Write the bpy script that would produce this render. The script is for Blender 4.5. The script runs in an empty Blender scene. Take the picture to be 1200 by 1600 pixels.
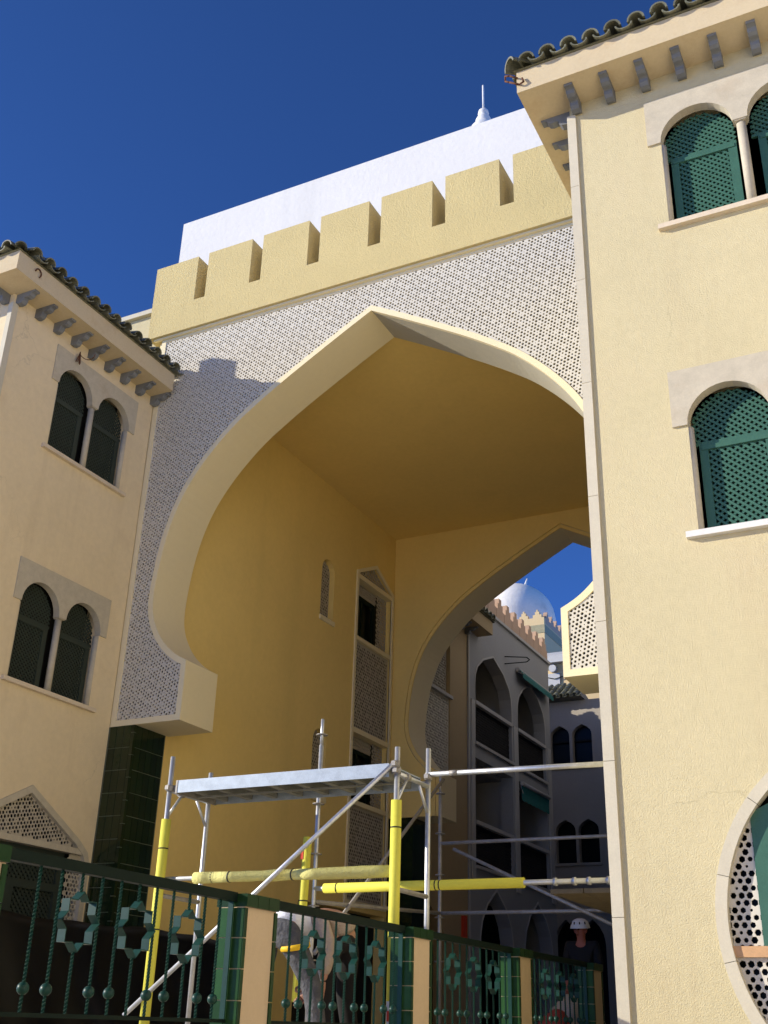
import bpy, bmesh, math, random
import numpy as np
from mathutils import Vector, Matrix
from mathutils.geometry import tessellate_polygon
random.seed(7)
sc = bpy.context.scene
COL = sc.collection
R = math.radians

# ------------------------------------------------------------ camera, sky, sun
# the origin is the photographer's eye; the street lies 1.6 m below it
YAW, PITCH, ROLL, FPX = R(27.612), R(25.063), R(1.777), 1715.2
def cam_axes():
    cy, sy, cp, sp, cr, sr = math.cos(YAW), math.sin(YAW), math.cos(PITCH), math.sin(PITCH), math.cos(ROLL), math.sin(ROLL)
    fwd = Vector((-sy*cp, cy*cp, sp)); right = Vector((cy, sy, 0)); up = right.cross(fwd)
    return right*cr + up*sr, up*cr - right*sr, fwd
cr_, cu_, cf_ = cam_axes()
cd = bpy.data.cameras.new('camera'); cam = bpy.data.objects.new('camera', cd); COL.objects.link(cam)
cam.matrix_world = Matrix(((cr_.x, cu_.x, -cf_.x, 0), (cr_.y, cu_.y, -cf_.y, 0), (cr_.z, cu_.z, -cf_.z, 0), (0, 0, 0, 1)))
cd.sensor_fit = 'HORIZONTAL'; cd.sensor_width = 36; cd.lens = FPX/1200*36
cd.clip_start = 0.1; cd.clip_end = 2000
sc.camera = cam
SUN_EL, SUN_AZ = R(19.6), R(62.8)        # azimuth: from behind the camera round to the left
to_sun = Vector((-math.sin(SUN_AZ)*math.cos(SUN_EL), -math.cos(SUN_AZ)*math.cos(SUN_EL), math.sin(SUN_EL)))
w = bpy.data.worlds.new('World'); sc.world = w; w.use_nodes = True
nt = w.node_tree; bg = nt.nodes['Background']
sky = nt.nodes.new('ShaderNodeTexSky'); sky.sky_type = 'NISHITA'; sky.sun_disc = False
sky.sun_elevation = SUN_EL; sky.sun_rotation = math.atan2(to_sun.x, to_sun.y)
sky.air_density = 0.24; sky.dust_density = 0.0; sky.ozone_density = 9.0; sky.altitude = 50
nt.links.new(sky.outputs[0], bg.inputs[0]); bg.inputs[1].default_value = 0.15
sd = bpy.data.lights.new('sun', 'SUN'); sun = bpy.data.objects.new('sun', sd); COL.objects.link(sun)
sd.energy = 2.72; sd.angle = R(0.53); sd.color = (1.0, 0.92, 0.78)
sun.rotation_euler = (-to_sun).to_track_quat('-Z', 'Y').to_euler(); sun.location = to_sun*60
sc.view_settings.view_transform = 'Standard'; sc.view_settings.look = 'None'
sc.view_settings.gamma = 1; sc.view_settings.use_curve_mapping = False
sc.view_settings.exposure = 1.3

# ------------------------------------------------------------ materials
MATS = {}
def mat(name, col, rough=0.8, metal=0.0, vary=0.06, vscale=3.0, bump=0.0, bscale=60.0, stain=None, rnd=0.0, spec=0.3, coat=0.0, detail=5, streak=None, crack=None):
    m = bpy.data.materials.new(name); m.use_nodes = True
    n = m.node_tree.nodes; l = m.node_tree.links; b = n['Principled BSDF']
    b.inputs['Roughness'].default_value = rough; b.inputs['Metallic'].default_value = metal
    b.inputs['Specular IOR Level'].default_value = spec
    if coat: b.inputs['Coat Weight'].default_value = coat; b.inputs['Coat Roughness'].default_value = 0.08
    tc = n.new('ShaderNodeTexCoord'); out = None
    def noise(scale, det=5, vec=None, rg=0.6):
        t = n.new('ShaderNodeTexNoise'); t.inputs['Scale'].default_value = scale
        t.inputs['Detail'].default_value = det; t.inputs['Roughness'].default_value = rg
        l.new(vec or tc.outputs['Object'], t.inputs['Vector']); return t
    def ramp(src, a, c, ca, cb):
        r = n.new('ShaderNodeValToRGB'); r.color_ramp.elements[0].position = a; r.color_ramp.elements[1].position = c
        r.color_ramp.elements[0].color = (*ca, 1); r.color_ramp.elements[1].color = (*cb, 1)
        l.new(src, r.inputs[0]); return r.outputs[0]
    def mix(f, a, c, mode='MIX'):
        x = n.new('ShaderNodeMix'); x.data_type = 'RGBA'; x.blend_type = mode
        if isinstance(f, float): x.inputs[0].default_value = f
        else: l.new(f, x.inputs[0])
        for k, s in ((6, a), (7, c)):
            if isinstance(s, tuple): x.inputs[k].default_value = (*s, 1)
            else: l.new(s, x.inputs[k])
        return x.outputs[2]
    lo = tuple(c*(1-vary) for c in col); hi = tuple(min(1, c*(1+vary)) for c in col)
    out = ramp(noise(vscale, detail).outputs[0], 0.3, 0.7, lo, hi)
    if vary > 0:
        out = mix(0.5, out, ramp(noise(vscale*14, 4).outputs[0], 0.3, 0.7, lo, hi))
    if stain:      # (colour, amount, scale): irregular stains with their own outline
        f = ramp(noise(stain[2], 8, rg=0.7).outputs[0], 0.55, 0.78, (0, 0, 0), (stain[1],)*3)
        out = mix(f, out, stain[0])
    if streak:     # vertical run-off streaks
        mp = n.new('ShaderNodeMapping'); mp.inputs['Scale'].default_value = (streak[2], streak[2], streak[2]*0.07)
        l.new(tc.outputs['Object'], mp.inputs['Vector'])
        f = ramp(noise(1.0, 6, mp.outputs[0], 0.65).outputs[0], 0.56, 0.8, (0, 0, 0), (streak[1],)*3)
        out = mix(f, out, streak[0])
    if crack:      # a few hairline cracks
        vo = n.new('ShaderNodeTexVoronoi'); vo.feature = 'DISTANCE_TO_EDGE'; vo.inputs['Scale'].default_value = crack
        wp = n.new('ShaderNodeVectorMath'); wp.operation = 'MULTIPLY_ADD'; wn_ = noise(3.0, 6)
        l.new(wn_.outputs['Color'], wp.inputs[0]); wp.inputs[1].default_value = (.35, .35, .35); l.new(tc.outputs['Object'], wp.inputs[2]); l.new(wp.outputs[0], vo.inputs['Vector'])
        f1 = ramp(vo.outputs['Distance'], .0, .0035, (.32,)*3, (0, 0, 0)); f2 = ramp(noise(.45, 2).outputs[0], .52, .6, (0, 0, 0), (1, 1, 1))
        out = mix(mix(1.0, f1, f2, 'MULTIPLY'), out, tuple(c*.45 for c in col))
    if rnd:
        oi = n.new('ShaderNodeObjectInfo'); hs = n.new('ShaderNodeHueSaturation')
        mr = n.new('ShaderNodeMapRange'); mr.inputs[3].default_value = 1-rnd; mr.inputs[4].default_value = 1+rnd
        l.new(oi.outputs['Random'], mr.inputs[0]); l.new(mr.outputs[0], hs.inputs['Value']); l.new(out, hs.inputs['Color'])
        out = hs.outputs[0]
    l.new(out, b.inputs['Base Color'])
    if bump:
        bp = n.new('ShaderNodeBump'); bp.inputs['Strength'].default_value = bump; bp.inputs['Distance'].default_value = 0.9/bscale
        nz = noise(bscale, 6); l.new(nz.outputs[0], bp.inputs['Height']); l.new(bp.outputs[0], b.inputs['Normal'])
    MATS[name] = m; return m
mat('wall_right', (.595, .52, .315), .9, vary=.07, vscale=1.2, bump=.8, bscale=95, streak=((.47, .37, .22), .4, 2.0), stain=((.55, .44, .29), .4, .6), crack=.42)
mat('wall_left', (.74, .615, .40), .9, vary=.07, vscale=.9, bump=.4, bscale=85, streak=((.50, .38, .23), .45, 1.6), stain=((.54, .40, .24), .4, 1.1), crack=.5)
mat('eave_plaster', (.58, .475, .30), .9, vary=.07, vscale=2, bump=.25, bscale=60, stain=((.42, .26, .13), .5, 1.6))
mat('parapet', (.625, .505, .235), .9, vary=.08, vscale=1.5, bump=1.0, bscale=55, streak=((.47, .35, .17), .45, 1.5))
mat('tunnel', (.84, .625, .22), .85, vary=.05, vscale=.8, bump=.15, bscale=70, streak=((.66, .50, .17), .35, .9))
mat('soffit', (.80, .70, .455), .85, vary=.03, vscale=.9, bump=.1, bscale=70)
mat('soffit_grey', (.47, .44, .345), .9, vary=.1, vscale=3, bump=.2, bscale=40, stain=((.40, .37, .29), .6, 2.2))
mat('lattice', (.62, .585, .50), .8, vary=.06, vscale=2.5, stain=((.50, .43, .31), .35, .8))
mat('lattice_shade', (.44, .395, .31), .8, vary=.06, vscale=2.5)  # darker copy of lattice for unlit screens, shade put into the colour
mat('lattice_back', (.034, .037, .042), .9, vary=.3)
mat('white_wall', (.70, .69, .66), .85, vary=.04, vscale=.7, bump=.10, bscale=11, streak=((.52, .52, .50), .5, 1.2))
mat('stone', (.50, .45, .345), .75, vary=.17, vscale=9, bump=.15, bscale=120, stain=((.43, .33, .22), .55, 1.7))
mat('stone_trim', (.555, .51, .395), .75, vary=.10, vscale=6, bump=.1, bscale=110, rnd=.04, stain=((.46, .38, .27), .4, 3))
mat('sill_stone', (.66, .56, .42), .7, vary=.12, vscale=8, rnd=.05)
mat('orange_sill', (.55, .33, .17), .6, vary=.15, vscale=12)
mat('corbel', (.175, .185, .195), .6, vary=.15, vscale=8, rnd=.15)
mat('roof_tile', (.15, .15, .10), .5, vary=.35, vscale=9, rnd=.3, stain=((.26, .25, .20), .6, 7), bump=.2, bscale=40)
mat('roof_tile_far', (.13, .125, .095), .6, vary=.3, vscale=5)
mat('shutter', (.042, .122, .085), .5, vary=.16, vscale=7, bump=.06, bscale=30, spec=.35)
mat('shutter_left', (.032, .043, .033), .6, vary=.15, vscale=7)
mat('dark_glass', (.006, .008, .008), .3, vary=.1, spec=.15)
mat('interior', (.012, .011, .010), .9, vary=.2)
mat('tile_dark', (.010, .022, .007), .12, vary=.25, vscale=6, rnd=.22, spec=.5)
mat('grout', (.16, .17, .12), .9)
mat('tile_green', (.022, .068, .020), .3, vary=.3, vscale=12, rnd=.28, spec=.12)
mat('tile_green_deep', (.014, .042, .014), .32, vary=.25, vscale=12, rnd=.2, spec=.12)
mat('fence_plaster', (.56, .43, .27), .9, vary=.06, vscale=5, bump=.2, bscale=60, streak=((.40, .28, .17), .4, 9))
mat('fence_iron', (.008, .042, .031), .4, vary=.3, vscale=20, spec=.22)
mat('rail_iron', (.006, .014, .010), .55, vary=.25, vscale=15, spec=.1)
mat('steel', (.56, .58, .60), .42, .75, vary=.22, vscale=14, stain=((.30, .29, .28), .6, 9), bump=.08, bscale=80)
mat('steel_old', (.30, .285, .26), .6, .5, vary=.35, vscale=12, stain=((.16, .10, .06), .6, 8), bump=.15, bscale=60)
mat('steel_deck', (.30, .345, .39), .5, .4, vary=.25, vscale=10, stain=((.22, .25, .29), .7, 16))
mat('deck_under', (.20, .20, .18), .7, .2, vary=.3, vscale=6)
mat('plank', (.14, .11, .065), .85, vary=.35, vscale=8)
mat('foam', (.66, .62, .075), .7, vary=.07, vscale=6, bump=.15, bscale=50, stain=((.52, .48, .10), .5, 5))
mat('foam_wrap', (.60, .565, .20), .8, vary=.12, vscale=12, bump=.8, bscale=45)
mat('black_strap', (.02, .02, .02), .5)
mat('sticker_red', (.62, .06, .02), .5)
mat('sticker_white', (.75, .73, .68), .5)
mat('rust', (.12, .05, .025), .85, vary=.4, vscale=30)
mat('tarp', (.0045, .0042, .004), .42, vary=.3, vscale=3, spec=.25)
mat('bounce_wall', (.72, .65, .53), .9)
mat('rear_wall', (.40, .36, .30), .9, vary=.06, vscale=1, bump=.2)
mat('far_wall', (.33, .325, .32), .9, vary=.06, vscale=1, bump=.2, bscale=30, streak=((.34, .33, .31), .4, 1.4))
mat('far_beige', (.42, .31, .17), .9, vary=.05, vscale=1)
mat('far_trim', (.46, .44, .41), .8, vary=.05)
mat('pink', (.52, .36, .255), .9, vary=.08, vscale=2, streak=((.36, .25, .18), .5, 3))
mat('tower', (.66, .50, .27), .9, vary=.06, vscale=1)
mat('band_tile', (.33, .30, .18), .7, vary=.3, vscale=9)
mat('dome', (.82, .765, .67), .9, vary=.10, vscale=.8, stain=((.44, .41, .36), .8, .7), bump=.15, bscale=5, spec=.1)
mat('metal_roof', (.50, .50, .49), .7, vary=.08, vscale=2)
mat('awning', (.012, .13, .12), .8, vary=.3, vscale=6)
mat('street', (.66, .60, .50), .9, vary=.12, vscale=1, bump=.3, bscale=20)
mat('terrace', (.60, .54, .44), .9, vary=.12, vscale=2)
mat('skin', (.42, .22, .14), .6, vary=.05); mat('skin_red', (.38, .12, .07), .6)
mat('shirt_white', (.74, .75, .78), .9, vary=.06, vscale=8, bump=.5, bscale=9)
mat('trousers', (.085, .085, .088), .9, vary=.3, vscale=10, bump=.8, bscale=12, stain=((.30, .28, .26), .5, 9))
mat('beige_cloth', (.42, .33, .24), .9, vary=.2, vscale=7, bump=.7, bscale=10)
mat('dark_cloth', (.014, .013, .013), .9)
mat('harness', (.78, .48, .015), .6)
mat('helmet', (.62, .61, .58), .4)
mat('hair', (.02, .013, .01), .7)
mat('sheet_beige', (.46, .37, .25), .8, vary=.2, vscale=4, bump=.4, bscale=8)
mat('red_net', (.30, .045, .03), .8, vary=.4, vscale=25)

# ------------------------------------------------------------ mesh building
class MB:
    def __init__(s): s.v = []; s.f = []; s.s = []
    def add(s, vs, fs, smooth=False):
        o = len(s.v); s.v += [tuple(p) for p in vs]; s.f += [tuple(i+o for i in f) for f in fs]; s.s += [smooth]*len(fs); return s
    def box(s, x0, x1, y0, y1, z0, z1):
        return s.add([(x, y, z) for z in (z0, z1) for y in (y0, y1) for x in (x0, x1)],
                     [(0, 2, 3, 1), (4, 5, 7, 6), (0, 1, 5, 4), (2, 6, 7, 3), (0, 4, 6, 2), (1, 3, 7, 5)])
    def fbox(s, fr, u0, u1, v0, v1, w0, w1):
        p = [fr(u, v, q) for v in (v0, v1) for q in (w0, w1) for u in (u0, u1)]
        return s.add(p, [(0, 2, 3, 1), (4, 5, 7, 6), (0, 1, 5, 4), (2, 6, 7, 3), (0, 4, 6, 2), (1, 3, 7, 5)])
    def plate(s, fr, outer, holes, w0, w1):
        loops = [list(outer)] + [list(h) for h in holes]; flat = [p for L in loops for p in L]; N = len(flat)
        tri = tessellate_polygon([[Vector((p[0], p[1], 0)) for p in L] for L in loops])
        vs = [fr(p[0], p[1], w1) for p in flat] + [fr(p[0], p[1], w0) for p in flat]; fs = []
        for t in tri: fs.append(tuple(t)); fs.append((t[2]+N, t[1]+N, t[0]+N))
        o = 0
        for L in loops:
            n = len(L)
            for i in range(n): a, b = o+i, o+(i+1) % n; fs.append((a, b, b+N, a+N))
            o += n
        return s.add(vs, fs)
    def tube(s, p0, p1, r, n=10, r1=None, caps=True):
        p0, p1 = Vector(p0), Vector(p1); d = (p1-p0).normalized(); r1 = r if r1 is None else r1
        a = d.orthogonal().normalized(); b = d.cross(a)
        vs = []; fs = []
        for p, q in ((p0, r), (p1, r1)):
            for i in range(n):
                t = 2*math.pi*i/n; vs.append(p + a*math.cos(t)*q + b*math.sin(t)*q)
        s.add(vs, [(i, (i+1) % n, n+(i+1) % n, n+i) for i in range(n)], True)
        if caps: s.add(vs, [tuple(range(n-1, -1, -1)), tuple(range(n, 2*n))])
        return s
    def path(s, pts, r, n=8):
        for i in range(len(pts)-1): s.tube(pts[i], pts[i+1], r if not isinstance(r, list) else r[i], n, None if not isinstance(r, list) else r[i+1])
        return s
    def lathe(s, prof, c, n=24):
        vs = []; fs = []; m = len(prof)
        for i in range(n):
            t = 2*math.pi*i/n
            for r, z in prof: vs.append((c[0]+r*math.cos(t), c[1]+r*math.sin(t), c[2]+z))
        for i in range(n):
            for k in range(m-1):
                a = i*m+k; b = ((i+1) % n)*m+k; fs.append((a, b, b+1, a+1))
        return s.add(vs, fs, True)
    def mesh(s, name, m, fix=True):
        me = bpy.data.meshes.new(name); me.from_pydata(s.v, [], s.f)
        me.polygons.foreach_set('use_smooth', s.s)
        if fix:
            b = bmesh.new(); b.from_mesh(me); bmesh.ops.remove_doubles(b, verts=b.verts, dist=1e-5)
            bmesh.ops.recalc_face_normals(b, faces=b.faces); b.to_mesh(me); b.free()
        me.materials.append(MATS[m]); me.update(); return me
    def obj(s, name, m, parent=None, fix=True, **k):
        return piece(name, s.mesh(name, m, fix), parent, **k)
WOFF = {}
def piece(name, me, parent=None, loc=(0, 0, 0), rot=None, kind=None, label=None, M=None):
    """place a mesh (world coordinates plus loc) under its parent"""
    o = bpy.data.objects.new(name, me); COL.objects.link(o)
    base = WOFF.get(parent.name, Vector((0, 0, 0))) if parent else Vector((0, 0, 0))
    if M is not None: o.matrix_local = Matrix.Translation(-base) @ M
    else:
        o.location = Vector(loc) - base
        if rot: o.rotation_euler = rot
    if parent: o.parent = parent
    WOFF[o.name] = Vector(loc) if M is None else Vector((0, 0, 0))
    if kind: o['kind'] = kind
    if label: o['label'] = label
    return o
def thing(name, label, cat, loc=(0, 0, 0), group=None):
    o = bpy.data.objects.new(name, None); COL.objects.link(o); o.location = loc; o.empty_display_size = .3
    WOFF[o.name] = Vector(loc); tag(o, label, cat, group); return o
def tag(o, label, cat, group=None):
    o['label'] = label; o['category'] = cat
    if group: o['group'] = group
    return o
def holder(name, parent, loc):       # an Empty for a part that only gathers sub-parts
    o = bpy.data.objects.new(name, None); COL.objects.link(o); base = WOFF[parent.name]
    o.location = Vector(loc)-base; o.parent = parent; WOFF[o.name] = Vector(loc); o.empty_display_size = .1; return o
def FX(X0, sgn=1): return lambda u, v, q: (X0+sgn*q, u, v)      # facade facing +X, u runs along Y
def FY(Y0): return lambda u, v, q: (u, Y0-q, v)                 # facade facing -Y, u runs along X
def rect(a, b, c, d): return [(a, c), (b, c), (b, d), (a, d)]
def area(P): return sum(P[i][0]*P[(i+1) % len(P)][1]-P[(i+1) % len(P)][0]*P[i][1] for i in range(len(P)))/2
def inset(P, d):                     # move every edge inward by d
    if area(P) < 0: P = P[::-1]
    n = len(P); out = []
    for i in range(n):
        a, b, c = Vector(P[i-1]), Vector(P[i]), Vector(P[(i+1) % n])
        e1 = (b-a).normalized(); e2 = (c-b).normalized()
        n1 = Vector((-e1.y, e1.x)); n2 = Vector((-e2.y, e2.x)); m = n1+n2
        if m.length < 1e-6: m = n1.copy()
        m.normalize(); k = d/max(.35, m.dot(n1)); p = b+m*k; out.append((p.x, p.y))
    return out
def inside(P, X, Y):
    r = np.zeros(X.shape, bool); n = len(P)
    for i in range(n):
        x0, y0 = P[i]; x1, y1 = P[(i+1) % n]
        if y0 == y1: continue
        c = ((y0 > Y) != (y1 > Y)) & (X < (x1-x0)*(Y-y0)/(y1-y0)+x0); r ^= c
    return r
def screen(fr, P, pitch, w0, w1, big=.41, small=.2, rot=0):
    """pierced plaster screen: hexagonal cells with real holes, every fourth one a small star hole"""
    mb = MB(); dx, dy = pitch, pitch*.866; cr, sr = math.cos(R(rot)), math.sin(R(rot))
    Q = [(p[0]*cr+p[1]*sr, -p[0]*sr+p[1]*cr) for p in P]; xs = [p[0] for p in Q]; ys = [p[1] for p in Q]
    nx = int((max(xs)-min(xs))/dx)+3; ny = int((max(ys)-min(ys))/dy)+3
    I, J = np.meshgrid(np.arange(-1, nx), np.arange(-1, ny)); X0 = min(xs)+(I+.5*(J % 2))*dx; Y0 = min(ys)+J*dy
    X = X0*cr-Y0*sr; Y = X0*sr+Y0*cr
    ok = inside(inset(P, -.3*pitch), X, Y) if len(P) < 12 else inside(P, X, Y); core = inside(inset(P, .45*pitch), X, Y)
    rc = pitch/math.sqrt(3)
    hx = [(math.cos(R(30+rot+60*k)), math.sin(R(30+rot+60*k))) for k in range(6)]
    for i, j, x, y, o, c in zip(I.ravel(), J.ravel(), X.ravel(), Y.ravel(), ok.ravel(), core.ravel()):
        if not o: continue
        out = [fr(x+rc*a, y+rc*b, w1) for a, b in hx]
        if not c: mb.add(out, [(0, 1, 2, 3, 4, 5)]); continue
        a_, b_ = (i-(j//2)) % 3, j % 3      # one small star, six wide cells round it
        star = (i+((j+1)//2) + 2*j) % 3 == 0 and j % 3 == 0
        r = (small if star else big*(1.0 if (i*7+j*3) % 4 else .84))*pitch*(1+random.uniform(-.12, .08))
        ang = 0 if star else random.choice((0, 30, 15)); cs, sn = math.cos(R(ang)), math.sin(R(ang))
        q = [(x+r*(a*cs-b*sn), y+r*(a*sn+b*cs)) for a, b in hx]
        mb.add(out+[fr(a, b, w1) for a, b in q]+[fr(a, b, w0) for a, b in q],
               [(k, (k+1) % 6, 6+(k+1) % 6, 6+k) for k in range(6)]+[(6+k, 6+(k+1) % 6, 12+(k+1) % 6, 12+k) for k in range(6)])
    return mb
def clip(P, p, d):                   # clip the line p+t*d to a convex polygon
    if area(P) < 0: P = P[::-1]
    t0, t1 = -1e9, 1e9
    for i in range(len(P)):
        a, b = P[i], P[(i+1) % len(P)]; nx, ny = -(b[1]-a[1]), b[0]-a[0]
        den = nx*d[0]+ny*d[1]; num = nx*(p[0]-a[0])+ny*(p[1]-a[1])
        if abs(den) < 1e-9:
            if num < 0: return None
            continue
        t = -num/den
        if den > 0: t0 = max(t0, t)
        else: t1 = min(t1, t)
    return (t0, t1) if t1 > t0+.004 else None
def trellis(fr, P, pitch, wdt, w0, ang=40):
    """two layers of crossing wooden slats"""
    mb = MB(); cx = sum(p[0] for p in P)/len(P); cy = sum(p[1] for p in P)/len(P)
    for k, a in enumerate((ang, -ang)):
        d = (math.cos(R(a)), math.sin(R(a))); nrm = (-d[1], d[0])
        for i in range(-60, 61):
            p = (cx+nrm[0]*i*pitch, cy+nrm[1]*i*pitch); t = clip(P, p, d)
            if not t: continue
            q = [(p[0]+d[0]*tt+nrm[0]*sg*wdt/2, p[1]+d[1]*tt+nrm[1]*sg*wdt/2) for tt, sg in ((t[0], -1), (t[1], -1), (t[1], 1), (t[0], 1))]
            z = w0+k*.009
            mb.add([fr(a_, b_, z) for a_, b_ in q]+[fr(a_, b_, z+.009) for a_, b_ in q],
                   [(3, 2, 1, 0), (4, 5, 6, 7), (0, 1, 5, 4), (1, 2, 6, 5), (2, 3, 7, 6), (3, 0, 4, 7)])
    return mb
def crown(c, r, z, n=16, a0=0, a1=180, sy=1): return [(c+r*math.cos(R(a0+(a1-a0)*i/n)), z+sy*r*math.sin(R(a0+(a1-a0)*i/n))) for i in range(n+1)]

# ------------------------------------------------------------ ground
def struct(name, mb, m): o = mb.obj(name, m); o['kind'] = 'structure'; return o
struct('street', MB().box(-150, 150, -150, 200, -1.9, -1.6), 'street')
struct('terrace', MB().box(-16, -3.98, -2, 60, -1.6, -.22), 'terrace')
struct('courtyard_paving', MB().box(-3.98, -2.5, 12.0, 60, -1.6, -.224), 'terrace')

# ------------------------------------------------------------ shared pieces: roof tiles, corbels
def barrel(flip):
    mb = MB(); n = 7; vs = []; fs = []
    for k, (x, sc_) in enumerate(((0, 1.0), (.42, .84))):
        for rr in (.092, .074):
            for i in range(n+1):
                t = math.pi*i/n; sg = -1 if flip else 1
                vs.append((x, rr*sc_*math.cos(t)*1.02, sg*rr*sc_*math.sin(t)*(.6 if flip else .95)))
    m = n+1
    for i in range(n):
        fs += [(i, i+1, 2*m+i+1, 2*m+i), (m+i, 3*m+i, 3*m+i+1, m+i+1), (i, m+i, m+i+1, i+1), (2*m+i, 2*m+i+1, 3*m+i+1, 3*m+i)]
    fs += [(0, 2*m, 3*m, m), (n, m+n, 3*m+n, 2*m+n)]
    mb.add(vs, fs, False); return mb.mesh('tile', 'roof_tile')
TILE_UP, TILE_DN = barrel(False), barrel(True)
def tile_row(roof, p0, along, upslope, n, pitch, slope, courses=2):
    """barrel roof tiles as single pieces: covers and pans, course by course up the slope"""
    up = Vector((upslope[0], upslope[1], slope)).normalized(); al = Vector(along)
    nr = up.cross(al) if up.cross(al).z > 0 else al.cross(up)
    y = nr.cross(up)
    for c in range(courses):
        for i in range(n):
            for cover in (1, 0):
                j = Vector([random.uniform(-.008, .008) for _ in range(3)])
                p = Vector(p0)+al*(i+(0 if cover else .5))*pitch+up*(.34*c)+nr*((.05+.018*c) if cover else (.045+.018*c))+j
                tilt = random.uniform(-.03, .03)
                ax = up.copy(); ax.rotate(Matrix.Rotation(tilt, 3, nr)); yy = nr.cross(ax)
                M = Matrix((( ax.x, yy.x, nr.x, p.x), (ax.y, yy.y, nr.y, p.y), (ax.z, yy.z, nr.z, p.z), (0, 0, 0, 1)))
                piece('tile', TILE_UP if cover else TILE_DN, roof, M=M)
CORB = [(0, 0), (0, -.145), (.05, -.165), (.105, -.155), (.135, -.125), (.142, -.085), (.16, -.078), (.215, -.085), (.255, -.07), (.275, -.035), (.30, -.028), (.335, -.03), (.34, 0)]
def corbel_mesh():
    return MB().plate(lambda u, v, q: (u, q, v), CORB, [], -.045, .045).mesh('corbel', 'corbel')
CORBEL = corbel_mesh()
EZ0, EZ1, OV = 9.17, 9.47, .437       # eave underside, eave top, overhang
def corbels(parent, pts, rz):
    for p in pts: piece('corbel', CORBEL, parent, loc=p, rot=(0, 0, rz))

# ------------------------------------------------------------ twin-arched windows with lattice shutters
def twin_window(parent, fr, u0, zs, wood, sill_mat='sill_stone', pitch=.046):
    """u0: left edge of the first opening; zs: top of the sill.  Openings .72 wide, column between"""
    W, G = .715, .145; spr = zs+1.05; r = W/2; dep = -.30
    o = [(u0, u0+W), (u0+W+G, u0+2*W+G)]; win = holder('window', parent, fr(u0+W, zs, 0))
    # surround: slab with both arches cut into its lower edge
    P = [(u0-.135, spr), (u0, spr)]
    P += [p for p in crown(o[0][0]+r, r, spr, 16, 180, 0, 1)][1:-1] + [(o[0][1], spr), (o[1][0], spr)]
    P += [p for p in crown(o[1][0]+r, r, spr, 16, 180, 0, 1)][1:-1] + [(o[1][1], spr), (o[1][1]+.135, spr), (o[1][1]+.135, spr+.58), (u0-.135, spr+.58)]
    MB().plate(fr, P, [], -.085, .022).obj('surround', 'stone', win)
    for k, c in ((0, u0+W+G/2), (1, u0-.005), (2, o[1][1]+.005)):
        mb = MB(); mb.tube(fr(c, zs, -.05), fr(c, spr-.012, -.05), .047, 14)
        mb.fbox(fr, c-.056, c+.056, spr-.012, spr, -.09, .012) if k == 0 else None
        mb.obj('column', 'stone', win)
    MB().fbox(fr, u0-.10, o[1][1]+.10, zs-.055, zs, -.12, .06).obj('sill', sill_mat, win)
    for a, b in o:
        c = (a+b)/2; tz = spr-.165; mb = MB()
        arch = [(a, spr)]+crown(c, r, spr, 14, 180, 0)[1:-1]+[(b, spr)]
        top = [(a+.004, tz+.012), (b-.004, tz+.012), (b-.004, spr)]+crown(c, r-.004, spr, 14, 0, 180)[1:-1]+[(a+.004, spr)]
        la, lb = (a+.006, b-.03) if wood == 'shutter_left' else (a+.06, b-.004); low = rect(la+.075, lb-.085, zs+.05, tz-.055)
        mb.plate(fr, rect(la, lb, zs+.004, tz-.001), [low], -.150, -.112)
        mb.fbox(fr, a+.003, b-.003, tz-.0005, tz+.035, -.150, -.120); mb.fbox(fr, la+.02, lb-.02, tz-.052, tz-.01, -.1118, -.104)
        mb.obj('shutter_frame', wood, win)
        trellis(fr, inset(top, -.002), pitch, pitch*.46, -.146, 42).obj('lattice', wood, win, kind='stuff')
        trellis(fr, inset(low, -.012), pitch, pitch*.46, -.140, 42).obj('lattice', wood, win, kind='stuff')
    MB().fbox(fr, u0-.05, o[1][1]+.05, zs-.02, spr+.45, dep-.02, dep).obj('pane', 'dark_glass', win)
    return win
def win_hole(u0, zs): return rect(u0, u0+2*.715+.145, zs-.02, zs+1.05+.47)

# ------------------------------------------------------------ left house
XL = -10.58
L = thing('apartment_house', 'shaded beige house on the left with two twin arched lattice windows, corbelled eave', 'house', (-13, 10.4, -1.6))
fl = FX(XL)
door = [(9.44, -.2), (11.93, -.2), (11.93, 1.86), (11.87, 2.0), (11.68, 2.14), (10.68, 2.68), (9.68, 2.14), (9.50, 2.0), (9.44, 1.86)]
MB().plate(fl, rect(8.852, 11.99, -1.6, EZ0), [win_hole(9.935, 3.91), win_hole(9.91, 7.26), inset(door, .0)], -.28, 0).obj('wall', 'wall_left', L)
MB().box(-16, XL-.3, 8.85, 11.99, -1.6, EZ0-.001).obj('wall', 'wall_left', L)
MB().box(XL-.3, XL-.282, 8.9, 11.98, -1.6, EZ0-.003).obj('wall', 'interior', L)
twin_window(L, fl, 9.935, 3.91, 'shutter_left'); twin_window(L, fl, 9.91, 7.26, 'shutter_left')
for k in range(7): MB().box(XL-.06, XL+.02, 8.83, 8.93, -1.6+1.53*k+.004, min(-1.6+1.53*(k+1), 9.02)).obj('corner_stone', 'stone_trim', L)
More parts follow.
